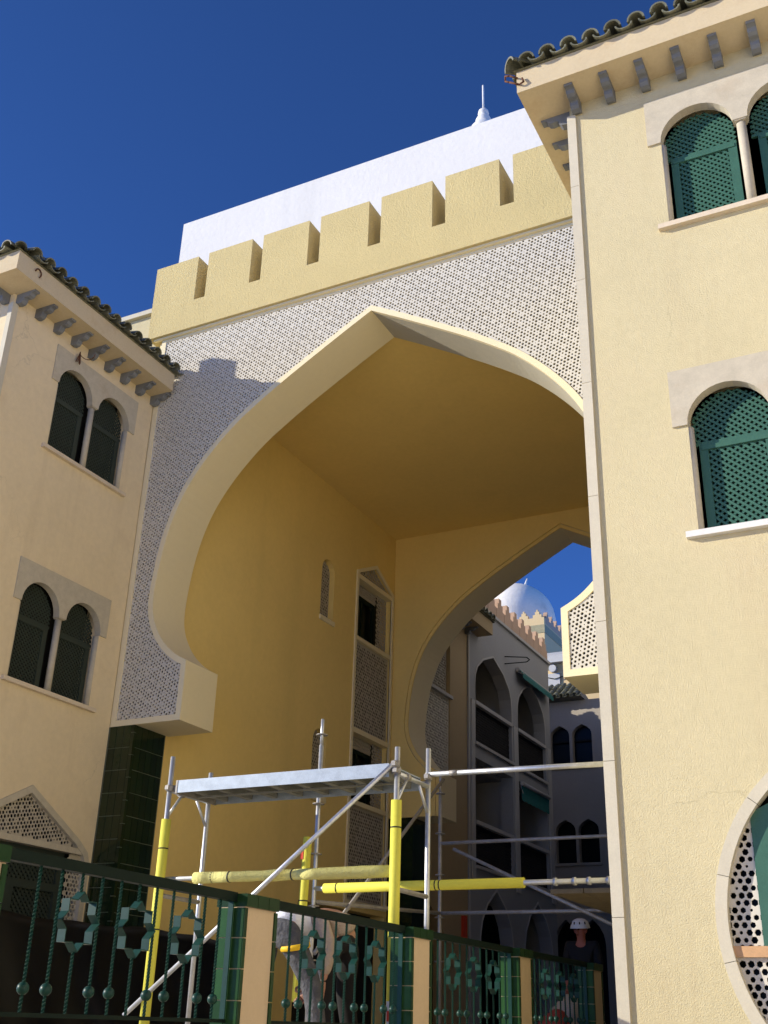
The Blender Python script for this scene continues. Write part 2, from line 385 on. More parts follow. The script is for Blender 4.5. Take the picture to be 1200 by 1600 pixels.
# pointed ground-floor window with pierced screens
dw = holder('window', L, (XL, 10.7, 1.0)); inn = inset(door, .085)
MB().plate(fl, door, [inn], -.12, .025).obj('frame', 'stone', dw)
MB().fbox(fl, 9.6, 11.78, 1.955, 2.03, -.11, .015).obj('transom', 'stone', dw)
tri = [(9.64, 2.031), (11.72, 2.031), (11.68, 2.06), (10.68, 2.60), (9.68, 2.06)]
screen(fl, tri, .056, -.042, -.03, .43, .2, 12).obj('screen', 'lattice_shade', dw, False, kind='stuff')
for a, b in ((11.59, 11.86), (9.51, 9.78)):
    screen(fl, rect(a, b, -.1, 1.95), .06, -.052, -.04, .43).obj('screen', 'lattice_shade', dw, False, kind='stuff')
mb = MB(); mb.plate(fl, rect(9.8, 11.58, -.1, 1.95), [rect(9.9, 10.6, .1, 1.45), rect(10.75, 11.48, .1, 1.45), rect(9.9, 11.48, 1.55, 1.88)], -.17, -.11)
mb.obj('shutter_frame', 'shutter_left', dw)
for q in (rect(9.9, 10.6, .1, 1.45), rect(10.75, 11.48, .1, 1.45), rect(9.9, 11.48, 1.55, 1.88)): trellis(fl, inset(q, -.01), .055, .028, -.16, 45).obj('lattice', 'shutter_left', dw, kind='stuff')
MB().fbox(fl, 9.5, 11.9, -.15, 2.66, -.27, -.25).obj('pane', 'dark_glass', dw)
# eave, corbels, roof
ev = MB().box(-16, XL+OV, 8.85-OV, 11.91, EZ0, EZ1).obj('eave', 'eave_plaster', L)
corbels(ev, [(XL, 8.93+.377*k, EZ0) for k in range(9)], 0)
corbels(ev, [(XL-.13-.377*k, 8.85, EZ0) for k in range(6)], -math.pi/2)
ro = MB(); x1, y0, y1, s_ = XL+OV+.03, 8.85-OV-.03, 11.95, .27
ro.add([(x1, y0, EZ1+.004), (x1, y1, EZ1+.004), (-16, y1, EZ1+.004), (-16, y0, EZ1+.004), (x1-1.75, (y0+y1)/2, EZ1+.004+1.75*s_), (-16, (y0+y1)/2, EZ1+.004+1.75*s_)],
       [(0, 1, 4), (1, 2, 5, 4), (3, 0, 4, 5), (0, 3, 2, 1), (2, 3, 5)])
roof = ro.obj('roof', 'roof_tile', L)
tile_row(roof, (x1+.06, y0+.25, EZ1+.015), (0, 1, 0), (-1, 0), 14, .244, s_, 2)
tile_row(roof, (x1-.2, y0-.06, EZ1+.015), (-1, 0, 0), (0, 1), 13, .244, s_, 2)
for k in range(4):   # hip ridge tiles
    d = Vector((-1, 1, s_)).normalized(); p = Vector((x1-.03, y0+.03, EZ1+.07))+d*.33*k; nr = Vector((1, -1, 0)).cross(Vector((0, 0, 1))).cross(d); nr = Vector((s_/2, -s_/2, 1)).normalized(); yy = nr.cross(d)
    piece('tile', TILE_UP, roof, M=Matrix(((d.x, yy.x*.9, nr.x*.9, p.x), (d.y, yy.y*.9, nr.y*.9, p.y), (d.z, yy.z*.9, nr.z*.9, p.z), (0, 0, 0, 1))))
MB().box(-13.02, -12.76, 10.08, 10.33, 9.5, 11.0).obj('chimney', 'eave_plaster', L)
hook = []
for i in range(9):
    t = R(-60+30*i); hook.append((XL+OV+.02, 8.78+.055*math.cos(t), 9.33+.065*math.sin(t)))
MB().path(hook, .010, 6).obj('hook', 'rust', L)
mb = MB()
for i in range(7): a = R(200+i*26); mb.tube((XL+.05+.02*i, 10.27+.09*math.cos(a), 8.98+.09*math.sin(a)), (XL+.07+.02*i, 10.27+.09*math.cos(a+.45), 8.98+.09*math.sin(a+.45)), .006, 5)
for i in range(6): mb.tube((XL+.06, 10.18, 8.98), (XL+.04+random.uniform(0, .05), 10.17+random.uniform(-.05, .05), 8.80+random.uniform(-.05, .05)), .007, 5)
mb.obj('lamp_bracket', 'rust', L)

# ------------------------------------------------------------ right house
XR, YR = -2.5, 8.85
H = thing('apartment_house', 'sunlit cream house on the right with green lattice shutters and round ground-floor window', 'house', (1, 14, -1.6))
fr_ = FY(YR)
CX, CZ, CR = -.335, .77, 1.40
circ = [(CX+CR*math.cos(R(a)), CZ+CR*math.sin(R(a))) for a in range(0, 360, 5)]
MB().plate(fr_, rect(XR+.02, 4.5, -1.6, EZ0), [win_hole(-1.555, 7.22), win_hole(-1.575, 3.91), circ], -.28, 0).obj('wall', 'wall_right', H)
MB().box(XR+.001, 4.5, YR+.3, 33, -1.6, EZ0-.001).obj('wall', 'wall_right', H)  # body extended unseen past the gate, to darken the courtyard
MB().plate(lambda u, v, q: (u, v, q), [(-5.7, 21.0), (XR+.0005, 21.0), (XR+.0005, 31.7), (-7.5, 31.7)], [], -.22, 15.5).obj('courtyard_shade_block', 'far_wall', H)  # added wing, unseen, narrows the courtyard to darken it
MB().box(XR+.02, XR+.3, YR+.281, YR+.299, -1.6, EZ0-.003).obj('wall', 'interior', H)
MB().box(XR+.0005, XR+.0195, YR+.02, YR+.2995, -1.6, EZ0-.002).obj('wall', 'wall_right', H)
twin_window(H, fr_, -1.555, 7.22, 'shutter'); twin_window(H, fr_, -1.575, 3.91, 'shutter', 'white_wall')
for k in range(9):
    z0 = -1.6+1.205*k; z1 = min(z0+1.2, 9.02); MB().box(XR-.02, XR+.075, YR-.024, YR+.06, z0-.0015, z1-.001).obj('corner_stone', 'stone_trim', H)
rw = holder('window', H, (CX, YR, CZ))
NS = 14
for k in range(NS):     # voussoirs of the round frame
    a0, a1 = 360/NS*k+.09+12, 360/NS*(k+1)-.09+12
    q = crown(CX, CR, CZ, 6, a0, a1)+crown(CX, CR-.088, CZ, 6, a1, a0)
    MB().plate(fr_, q, [], -.10, .022).obj('frame_stone', 'stone_trim', rw)
MB().fbox(fr_, CX-1.305, CX+1.305, .525, .60, -.14, -.01).obj('sill', 'orange_sill', rw)
bot = [(x, z) for x, z in crown(CX, CR-.07, CZ, 40, 189.5, 350.5)]
screen(fr_, bot, .060, -.078, -.055, .43, .22).obj('screen', 'lattice', rw, False, kind='stuff')
lf = [(-1.41, .54), (-1.41, 1.55)]+[(x, z) for x, z in crown(CX, CR-.07, CZ, 20, 144, 190)]
screen(fr_, lf, .060, -.078, -.055, .43, .22).obj('screen', 'lattice', rw, False, kind='stuff')
wf = [(-1.42, .60), (.75, .60), (.75, 1.55), (-.335, 2.05), (-1.42, 1.55)]
MB().plate(fr_, wf, [rect(-1.27, -.4, .72, 1.45), rect(-.28, .6, .72, 1.45)], -.20, -.045).obj('shutter_frame', 'shutter', rw)
for q in (rect(-1.27, -.4, .72, 1.45), rect(-.28, .6, .72, 1.45)): trellis(fr_, inset(q, -.01), .05, .026, -.19, 45).obj('lattice', 'shutter', rw, kind='stuff')
MB().fbox(fr_, CX-1.39, CX+1.39, CZ-1.39, CZ+1.39, -.279, -.26).obj('pane', 'dark_glass', rw)
ev = MB().box(XR-OV, 4.8, YR-OV, 33.2, EZ0, EZ1).obj('eave', 'eave_plaster', H)
corbels(ev, [(-2.40+.377*k, YR, EZ0) for k in range(17)], -math.pi/2)
corbels(ev, [(XR, 8.95+.377*k, EZ0) for k in range(12)], math.pi)
ro = MB(); x0, y0 = XR-OV-.03, YR-OV-.03
ro.add([(x0, y0, EZ1+.004), (4.8, y0, EZ1+.004), (4.8, 33, EZ1+.004), (x0, 33, EZ1+.004), (1, y0+3.9, EZ1+1.05), (1, 33, EZ1+1.05)], [(0, 1, 4), (1, 2, 5, 4), (0, 4, 5, 3), (0, 3, 2, 1), (3, 5, 2)])
roof = ro.obj('roof', 'roof_tile', H)
tile_row(roof, (x0+.17, y0-.05, EZ1+.012), (1, 0, 0), (0, 1), 22, .240, .27, 2)
tile_row(roof, (x0-.05, y0+.25, EZ1+.012), (0, 1, 0), (1, 0), 14, .240, .27, 2)
for k in range(4):
    d = Vector((1, 1, .27)).normalized(); p = Vector((x0-.03, y0-.03, EZ1+.06))+d*.33*k; nr = Vector((-.13, -.13, 1)).normalized(); yy = nr.cross(d)
    piece('tile', TILE_UP, roof, M=Matrix(((d.x, yy.x*1.2, nr.x*1.2, p.x), (d.y, yy.y*1.2, nr.y*1.2, p.y), (d.z, yy.z*1.2, nr.z*1.2, p.z), (0, 0, 0, 1))))
hk = [(XR-OV+.02, YR-OV-.02, 9.36), (XR-OV-.06, YR-OV-.05, 9.40), (XR-OV-.12, YR-OV-.03, 9.44), (XR-OV-.13, YR-OV, 9.40), (XR-OV-.07, YR-OV-.03, 9.33), (XR-OV+.04, YR-OV-.03, 9.25), (XR-OV+.09, YR-OV-.03, 9.27), (XR-OV+.07, YR-OV-.02, 9.34)]
MB().path(hk, .011, 6).obj('hook', 'rust', H)

# added block right of the view, unseen: its sunlit front throws warm light back
N = thing('bounce_block', 'added cream block out of view, bounces sunlight onto the shaded walls', 'house', (12, -6, -1.6))
ns = [rect(-17.0+3.4*k, -15.9+3.4*k, z, z+1.5) for k in range(7) for z in (.2, 3.8, 7.0)]
MB().plate(lambda u, v, q: (5.6-q, u, v), rect(-20, 8.3, -1.6, 9.2), ns, -.3, 0).obj('wall', 'bounce_wall', N)
MB().box(5.91, 15, -20, 8.3, -1.6, 9.19).obj('wall', 'wall_right', N)
MB().box(5.15, 15.4, -20.4, 8.3, 9.2, 9.5).obj('eave', 'eave_plaster', N)

# ------------------------------------------------------------ the gate
D, TH, GX = 12.0, .78, -6.6
half = [(2.758, 4.602), (2.914, 4.683), (3.068, 4.793), (3.232, 4.959), (3.364, 5.163), (3.449, 5.365), (3.485, 5.58), (3.482, 5.813), (3.45, 6.16), (3.38, 6.585), (3.27, 6.977), (3.11, 7.346), (2.88, 7.70), (2.58, 8.05), (2.25, 8.36), (1.92, 8.60), (1.62, 8.80), (1.33, 8.98), (.9, 9.235), (.45, 9.495), (0, 9.747)]
def smooth(P, k=3):
    out = []
    for i in range(len(P)-1):
        p0, p1, p2, p3 = P[max(i-1, 0)], P[i], P[i+1], P[min(i+2, len(P)-1)]
        for j in range(k):
            t = j/k; out.append(tuple(.5*(2*p1[c]+(p2[c]-p0[c])*t+(2*p0[c]-5*p1[c]+4*p2[c]-p3[c])*t*t+(3*p1[c]-p0[c]-3*p2[c]+p3[c])*t**3) for c in (0, 1)))
    return out+[P[-1]]
half = smooth(half)
def arch_pts(cx, f=lambda p: p):      # from the left foot over the apex to the right foot
    h = [f(p) for p in half]; return [(cx-p[0], p[1]) for p in h]+[(cx+p[0], p[1]) for p in h[-2::-1]]
A = arch_pts(GX); CB = 3.745
GL, GR, GT = -10.66, -2.51, 10.42
face = [(GL, CB), (A[0][0]-.0, CB)]+A+[(A[-1][0], CB), (GR, CB), (GR, GT), (GL, GT)]
G = thing('gatehouse', 'large horseshoe arch gatehouse with pierced white screen facade, yellow battlements and passage', 'gatehouse', (GX, 16, -.22))
fg = FY(D)
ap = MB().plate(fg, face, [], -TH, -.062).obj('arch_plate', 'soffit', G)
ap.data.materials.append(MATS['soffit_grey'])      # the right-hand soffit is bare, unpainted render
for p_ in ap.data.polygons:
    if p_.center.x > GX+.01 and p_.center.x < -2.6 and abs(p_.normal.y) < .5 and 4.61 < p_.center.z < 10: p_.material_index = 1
vis = [(-10.575, CB)]+face[1:-3]+[(XR-.02, CB), (XR-.02, 10.34), (-10.575, 10.34)]
inn = inset(vis, .085)
MB().plate(fg, vis, [inn], -.0615, 0).obj('border', 'soffit', G)
MB().plate(fg, inset(vis, .05), [], -.0612, -.040).obj('backing', 'lattice_back', G)
screen(fg, inset(vis, .07), .0535, -.034, -.012, .365, .17, 19).obj('screen', 'lattice', G, False, kind='stuff')
# battlements
PY = 11.9
par = MB().box(-10.81, XR-.01, PY, PY+.62, 10.335, 10.89).obj('parapet', 'parapet', G)
MB().box(-10.72, XR-.01, PY+.05, PY+.0995, 10.30, 10.334).obj('moulding', 'soffit', G)
for k in range(8):
    xa = -10.81+1.093*k if k else -10.81
    MB().add([(xa+.006*a, PY+.006*c+(.62-.012*c)*b_, 10.89+.9*c_) for c, c_ in ((0, 0), (0, .992), (1, 1)) for b_ in (0, 1) for a in (c,)]+[(xa+.876-.006*c, PY+.006*c+(.62-.012*c)*b_, 10.89+.9*c_) for c, c_ in ((0, 0), (0, .992), (1, 1)) for b_ in (0, 1)],
             [(0, 6, 8, 2), (2, 8, 10, 4), (1, 3, 9, 7), (3, 5, 11, 9), (0, 2, 3, 1), (2, 4, 5, 3), (6, 7, 9, 8), (8, 9, 11, 10), (4, 10, 11, 5)]).obj('merlon', 'parapet', G)
MB().box(-11.49, -2.2, 13.2, 16.99, 10.41, 14.0).obj('attic_wall', 'white_wall', G)
MB().box(-10.9, -2.6, 17.0, 20.84, 10.401, 17.3).obj('sky_blocker', 'white_wall', G)  # added storey, hidden behind the attic, cuts skylight to the courtyard
MB().box(-14, -10.815, 12.3, 12.6, 8.0, 11.18).obj('side_wall', 'wall_right', G)
MB().box(-14, -10.815, 12.22, 12.68, 11.181, 11.27).obj('coping', 'stone_trim', G)
MB().box(-16, XR, D+TH, 20.85, 9.80, 10.40).obj('ceiling', 'tunnel', G)
# passage wall with niches and window bay
XT = -10.14; ft = FX(XT)
def niche(zb): return [(16.89, zb), (17.38, zb), (17.38, zb+.96)]+crown(17.135, .245, zb+.96, 10, 0, 180)[1:-1]+[(16.89, zb+.96)]
bay = [(18.34, 2.05), (19.86, 2.05), (19.86, 8.40), (19.10, 8.76), (18.34, 8.40)]
MB().plate(ft, rect(D+TH, 20.0, -.22, 9.80), [niche(7.02), niche(3.68), bay, rect(16.7, 19.9, -.2, 1.88)], -.30, 0).obj('passage_wall', 'tunnel', G)
MB().fbox(ft, D+.1, 20.85, -.22, 9.80, -.34, -.302).obj('passage_wall', 'interior', G)
for zb in (7.02, 3.68):
    wn = holder('window', G, (XT, 17.13, zb))
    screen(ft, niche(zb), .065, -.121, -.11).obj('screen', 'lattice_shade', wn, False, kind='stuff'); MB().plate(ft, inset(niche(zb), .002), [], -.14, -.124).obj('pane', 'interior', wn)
    MB().fbox(ft, 16.87, 17.42, zb-.09, zb-.002, -.2, .035).obj('sill', 'soffit', wn)
for k in range(4): MB().fbox(ft, 16.72+.795*k, 16.72+.795*k+.775, -.2, 1.80, -.26, -.20).obj('door_leaf', 'interior', G)
by = holder('window_bay', G, (XT, 19.1, 5))
MB().plate(ft, inset(bay, -.075), [inset(bay, .0)], -.02, .03).obj('frame', 'soffit', by)
for z0, z1 in ((8.30, 8.395), (6.98, 7.065), (5.12, 5.215), (3.76, 3.845)): MB().fbox(ft, 18.342, 19.858, z0, z1, -.20, .02).obj('sill', 'soffit', by)
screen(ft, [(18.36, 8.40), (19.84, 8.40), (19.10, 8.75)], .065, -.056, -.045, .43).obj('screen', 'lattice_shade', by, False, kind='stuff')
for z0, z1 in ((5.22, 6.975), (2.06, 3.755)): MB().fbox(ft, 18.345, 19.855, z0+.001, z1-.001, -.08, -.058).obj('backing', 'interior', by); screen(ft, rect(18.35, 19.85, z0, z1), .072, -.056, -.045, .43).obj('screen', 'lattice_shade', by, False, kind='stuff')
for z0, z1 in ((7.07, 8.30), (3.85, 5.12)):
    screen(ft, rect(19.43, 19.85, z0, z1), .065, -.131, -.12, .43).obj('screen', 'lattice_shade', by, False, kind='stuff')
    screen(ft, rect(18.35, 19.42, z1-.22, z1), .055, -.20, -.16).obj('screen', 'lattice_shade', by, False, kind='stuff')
    mb = MB().plate(ft, rect(18.35, 19.43, z0, z1-.225), [rect(18.45, 18.85, z0+.08, z1-.32), rect(18.93, 19.33, z0+.08, z1-.32)], -.22, -.18); mb.obj('shutter_frame', 'rail_iron', by)
    MB().fbox(ft, 18.34, 19.86, z0, z1, -.29, -.27).obj('pane', 'dark_glass', by)
MB().box(-3.06, -2.501, D+TH, 20.85, -.22, 9.80).obj('passage_wall', 'tunnel', G)
# rear arch
BY, BT, BX = 20.0, .85, -6.34
fb = FY(BY); mp = lambda p: (p[0]*.98, 5.58+(p[1]-5.58)*(.925 if p[1] > 5.58 else 1.0))
B = arch_pts(BX, mp); rear = lambda d: [(-10.15, CB), (B[0][0], CB)]+B+[(B[-1][0], CB), (-3.05, CB), (-3.05, 9.81), (-10.15, 9.81)]
MB().plate(fb, rear(0), [], -BT, -.0305).obj('rear_arch_plate', 'soffit', G)
def ring_out(d):   # the arch opening grown by d
    P = [(B[0][0], CB)]+B+[(B[-1][0], CB)]
    Q = inset(P, -d); return Q if area(P) > 0 else Q[::-1]
go = ring_out(.085); gi = ring_out(.07)
go = [(x, max(z, CB)) for x, z in go]; gi = [(x, max(z, CB)) for x, z in gi]
MB().plate(fb, [(-10.139, CB)]+go+[(-3.061, CB), (-3.061, 9.799), (-10.139, 9.799)], [], -.030, 0).obj('rear_wall', 'tunnel', G)
MB().plate(fb, gi+[(B[-1][0], CB)]+B[::-1]+[(B[0][0], CB)], [], -.030, 0).obj('rear_arch_band', 'tunnel', G)
MB().box(-10.138, -9.62, BY+.04, BY+.80, -.22, CB-.001).obj('rear_pillar', 'tile_dark', G)
# green tiled pillars under the arch feet
def pillar(xa, xb, tiles=True):
    p = MB().box(xa, xb, D+.01, D+.72, -.22, CB-.001).obj('pillar', 'grout' if tiles else 'tile_dark', G)
    if not tiles: return
    MB().box(XT-.2, XT-.001, D+.721, D+TH, -.22, CB-.001).obj('pillar_core', 'tunnel', G)
    th, tw, g = .312, .1285, .005
    tf = MB().fbox(lambda u, v, q: (u, -q, v), g, tw-g, g, th-g, 0, .010).mesh('tile', 'tile_dark')
    ts = MB().fbox(lambda u, v, q: (q, u, v), g, tw-g, g, th-g, 0, .010).mesh('tile', 'tile_dark')
    tc = MB().box(-.042, .013, -.013, .042, g, th-g).mesh('tile', 'tile_dark')
    z = CB-th; r = 0
    while z > -.5:
        zz = z-(0 if r % 2 else 0)
        for k in range(3): piece('tile', tf, p, loc=(xb-.045-tw*(k+1), D+.01, z+random.uniform(-.001, .001)))
        for k in range(5): piece('tile', ts, p, loc=(xb, D+.01+.045+tw*k, z+random.uniform(-.001, .001)))
        piece('tile', tc, p, loc=(xb, D+.01, z-.11))
        if r == 0: piece('tile', MB().box(-.042, .013, -.013, .042, g, .105).mesh('tile', 'tile_dark'), p, loc=(xb, D+.01, CB-.1095))
        z -= th; r += 1
pillar(-10.62, XT); pillar(-3.06, -2.52, False)
MB().box(-8.6, -2.501, 31.85, 37.48, -.22, 9.8).obj('courtyard_shade_block', 'far_wall', H)  # second added block, unseen, keeps light off the courtyard's rear end
# white finial on the dome behind the attic
fn = thing('finial', 'white turned roof finial with a thin spike, rising behind the white attic wall', 'finial', (-6.33, 16, 14))
MB().lathe([(.0, 2.30), (.10, 2.26), (.115, 2.18), (.085, 2.13), (.12, 2.10), (.165, 2.0), (.155, 1.93), (.20, 1.88), (.28, 1.75), (.30, 1.6), (.26, 1.45), (.34, 1.2), (.7, .7), (.8, 0)], (-6.33, 16, 15.0), 20).obj('finial_body', 'white_wall', fn)
MB().tube((-6.33, 16, 17.28), (-6.33, 16, 17.98), .022, 8).obj('spike', 'white_wall', fn)
MB().box(-7.4, -5.2, 15.2, 16.8, 14.0, 15.0).obj('plinth', 'white_wall', fn)

# ------------------------------------------------------------ courtyard house seen through the passage
XC = -10.17; fc = FX(XC); fc2 = FX(XC+.03)
C = thing('balcony_house', 'shaded house behind the passage with pointed arch balconies, awnings and stepped battlements', 'house', (-12.5, 26, -.22))
def pointed(u0, u1, zb, zs, za): 
    c = (u0+u1)/2; k = [(1, 0), (.97, .22), (.86, .46), (.55, .74), (.0, 1.0)]; h = (u1-u0)/2
    return [(u0, zb), (u1, zb)]+[(c+h*a, zs+(za-zs)*b) for a, b in k]+[(c-h*a, zs+(za-zs)*b) for a, b in k[-2::-1]]
gate_arch = pointed(21.3, 22.9, -.2, 1.4, 2.3)
MB().plate(fc, rect(20.85, 24.1, -.22, 9.0), [rect(21.56, 23.08, 5.2, 8.35), gate_arch], -.3, 0).obj('wall', 'far_beige', C)
ups = [pointed(24.53, 27.04, 6.3, 7.75, 8.77), pointed(27.5, 29.72, 6.3, 7.75, 8.77)]
lows = [rect(24.53, 27.04, 3.42, 5.92), rect(27.5, 29.72, 3.42, 5.92)]
gnds = [pointed(24.75, 26.85, -.2, 1.6, 2.97), pointed(27.65, 29.75, -.2, 1.6, 2.97)]
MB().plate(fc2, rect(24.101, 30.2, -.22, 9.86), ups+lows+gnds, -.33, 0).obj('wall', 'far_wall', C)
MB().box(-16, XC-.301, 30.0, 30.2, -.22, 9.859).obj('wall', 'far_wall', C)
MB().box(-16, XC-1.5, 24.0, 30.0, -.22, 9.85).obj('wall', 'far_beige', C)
MB().box(XC-1.5, XC-.3, 20.86, 24.4, -.22, 9.0).obj('wall', 'interior', C)
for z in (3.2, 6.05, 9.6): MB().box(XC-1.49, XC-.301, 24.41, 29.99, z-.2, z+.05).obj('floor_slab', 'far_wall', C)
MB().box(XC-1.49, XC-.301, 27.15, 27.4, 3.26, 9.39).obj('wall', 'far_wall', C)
MB().box(XC-1.495, XC-1.47, 24.45, 29.95, -.2, 2.99).obj('wall', 'interior', C)
for P in ups+gnds: MB().plate(fc2, inset(P, -.05), [inset(P, -.002)], -.05, .012).obj('arch_moulding', 'far_trim', C)
for (a, b) in ((24.53, 27.04), (27.5, 29.72)):
    for zb in (6.3, 3.42):
        bal = holder('balcony', C, (XC, a, zb))
        MB().fbox(fc2, a, b, zb+.94, zb+1.03, -.16, .03).obj('handrail', 'far_trim', bal)
        MB().fbox(fc2, a-.06, b+.06, zb-.07, zb-.001, -.2, .06).obj('ledge', 'far_trim', bal)
        screen(fc2, rect(a+.01, b-.01, zb+.01, zb+.93), .075, -.11, -.08, .3, .12).obj('balustrade', 'interior', bal, False, kind='stuff')
        MB().fbox(fc2, a+.005, b-.005, zb+.005, zb+.93, -.17, -.15).obj('balustrade_sheet', 'interior', bal)
for a in (28.0,):
    for z in (6.1, 3.25): MB().box(XC-1.47, XC-1.44, 27.7, 29.6, z+.05, z+2.1).obj('glass_door', 'dark_glass', C)
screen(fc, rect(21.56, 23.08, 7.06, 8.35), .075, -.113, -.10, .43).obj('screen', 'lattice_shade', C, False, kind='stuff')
MB().fbox(fc, 21.565, 23.075, 5.22, 8.34, -.2, -.145).obj('backing', 'interior', C)
screen(fc, rect(21.56, 23.08, 5.22, 6.97), .075, -.053, -.04, .42).obj('screen', 'lattice', C, False, kind='stuff')
MB().fbox(fc, 21.5, 23.16, 6.98, 7.055, -.15, .05).obj('sill', 'far_trim', C)
MB().fbox(fc, 24.095, 24.16, 0, 9.0, .031, .05).obj('pilaster_trim', 'far_trim', C)
for a, b in ((24.2, 24.5), (27.08, 27.46), (29.76, 30.15)): MB().fbox(fc2, a+.06, b-.04, 3.1, 7.3, .001, .03).obj('pilaster', 'far_trim', C)
ev = MB().box(-16, XC+OV, 20.9, 24.75, 9.02, 9.36).obj('eave', 'far_beige', C)
corbels(ev, [(XC, 21.2+.40*k, 9.02) for k in range(8)], 0)
roof = MB().add([(XC+OV+.05, 20.9, 9.37), (XC+OV+.05, 24.8, 9.37), (-16, 24.8, 10.2), (-16, 20.9, 10.2), (XC+OV+.05, 20.9, 9.361), (XC+OV+.05, 24.8, 9.361), (-16, 24.8, 9.361), (-16, 20.9, 9.361)], [(0, 1, 2, 3), (4, 7, 6, 5), (0, 4, 5, 1), (1, 5, 6, 2), (2, 6, 7, 3), (3, 7, 4, 0)]).obj('roof', 'roof_tile', C)
tile_row(roof, (XC+OV+.1, 21.0, 9.38), (0, 1, 0), (-1, 0), 16, .24, .18, 1)
MB().fbox(fc2, 24.85, 30.2, 9.861, 9.94, -.3, .07).obj('cornice', 'far_trim', C)
for k in range(9):
    a = 24.9+.59*k; q = [(a, 9.945), (a+.57, 9.945), (a+.57, 10.28), (a+.47, 10.28), (a+.47, 10.45), (a+.38, 10.45), (a+.38, 10.60), (a+.19, 10.60), (a+.19, 10.45), (a+.10, 10.45), (a+.10, 10.28), (a, 10.28)]
    MB().plate(fc2, q, [], -.2, 0).obj('merlon', 'pink', C)
MB().fbox(fc2, 24.9, 30.2, 9.943, 10.25, -.21, -.202).obj('parapet', 'pink', C)
# awnings
def awning(u0, u1, z, drop, out):
    aw = holder('awning', C, (XC, u0, z)); mb = MB(); n = 14
    MB().tube((XC+.10, u0, z), (XC+.10, u1, z), .055, 10).obj('roller', 'far_trim', aw)
    vs = []; 
    for i in range(n+1):
        u = u0+(u1-u0)*i/n; s = .03*(i % 2)
        vs += [(XC+.10, u, z+.06), (XC+.10+out, u, z-drop*.55), (XC+.11+out+s*.3, u, z-drop-s)]
    fs = []
    for i in range(n):
        a = i*3; fs += [(a, a+3, a+4, a+1), (a+1, a+4, a+5, a+2)]
    mb.add(vs, fs); mb.add([(x+.006, y, zz-.008) for x, y, zz in vs], [f[::-1] for f in fs]); mb.obj('valance', 'awning', aw, False)
    MB().tube((XC+.05, u0+.03, z-.05), (XC+.13+out, u0+.03, z-drop*.6), .014, 6).obj('arm', 'far_trim', aw)
awning(27.42, 29.95, 8.93, .25, .14); awning(27.55, 29.7, 5.86, .42, -.02)
MB().fbox(fc, 23.72, 23.92, 1.75, 2.25, .001, .06).obj('fire_box', 'sticker_red', C)
MB().path([(XC+.04, 26.6, 9.05), (XC+.55, 26.9, 9.06), (XC+.62, 26.95, 9.0), (XC+.55, 26.9, 8.93), (XC+.04, 26.6, 8.85)], .014, 6).obj('cloth_line_bracket', 'rail_iron', C)

def stepm(a, w_, z, k=1.0): return [(a, z), (a+w_, z)]+[(a+w_*f, z+h*k) for f, h in ((1, .22), (.82, .22), (.82, .34), (.66, .34), (.66, .46), (.55, .46), (.55, .54), (.45, .54), (.45, .46), (.34, .46), (.34, .34), (.18, .34), (.18, .22), (0, .22))]
# ------------------------------------------------------------ house closing the courtyard, terrace room, bridge bay, tower, dome
YB = 37.5; fk = FY(YB)
K = thing('rear_house', 'shaded house closing the courtyard, twin pointed windows and a strip of tiled roof', 'house', (-9, 38.5, -.22))
def pw(u0, zb, zs, za): return pointed(u0, u0+.715, zb, zs, za)
us = [(-12.60, 8.45, 9.53, 9.92), (-11.78, 8.45, 9.53, 9.92), (-12.52, 5.18, 6.23, 6.62), (-11.70, 5.18, 6.23, 6.62)]
gn = [pointed(-12.72, -11.86, -.2, 2.5, 3.38), pointed(-11.80, -10.95, -.2, 2.5, 3.38)]
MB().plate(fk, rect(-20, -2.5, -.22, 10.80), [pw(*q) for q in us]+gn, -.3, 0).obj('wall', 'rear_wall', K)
MB().fbox(fk, -19.9, -2.5, -.2, 10.7, -.62, -.55).obj('wall', 'interior', K)
for q in us:
    P = pw(*q); wn = holder('window', K, fk(q[0], q[1], 0))
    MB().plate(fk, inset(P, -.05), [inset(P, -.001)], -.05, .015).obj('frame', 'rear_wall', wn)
    MB().fbox(fk, q[0]+.04, q[0]+.68, q[2]-.2, q[2]-.14, -.18, -.14).obj('transom', 'interior', wn)
    MB().fbox(fk, q[0]+.001, q[0]+.714, q[1]+.001, q[3]-.1, -.28, -.25).obj('pane', 'dark_glass', wn)
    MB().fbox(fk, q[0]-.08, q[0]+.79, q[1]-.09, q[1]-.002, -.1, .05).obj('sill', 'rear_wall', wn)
rf = MB().add([(-16, YB-.45, 10.82), (-11.25, YB-.45, 10.82), (-11.7, YB+.95, 11.62), (-16, YB+.95, 11.62), (-16, YB+.95, 10.82), (-11.25, YB+.95, 10.82)], [(0, 1, 2, 3), (0, 4, 5, 1), (1, 5, 2), (4, 3, 2, 5), (0, 3, 4)]).obj('roof', 'roof_tile_far', K)
tile_row(rf, (-14.9, YB-.5, 10.83), (1, 0, 0), (0, 1), 15, .245, .57, 4)
T = thing('roof_room', 'small sunlit cream rooftop room with grey sloping roof and grey shutter', 'room', (-13, 41, 10.8))
MB().box(-17, -9.6, 40.5, 43, 10.8, 13.2).obj('wall', 'tower', T)
MB().add([(-17, 40.2, 13.21), (-9.4, 40.2, 13.21), (-9.4, 40.2, 13.5), (-17, 40.2, 13.5), (-17, 43, 14.55), (-9.4, 43, 14.55), (-17, 43, 13.21), (-9.4, 43, 13.21)], [(0, 1, 2, 3), (3, 2, 5, 4), (0, 6, 7, 1), (1, 7, 5, 2), (0, 3, 4, 6), (6, 4, 5, 7)]).obj('roof', 'metal_roof', T)
MB().box(-13.9, -13.1, 40.43, 40.51, 11.9, 12.82).obj('shutter', 'metal_roof', T)
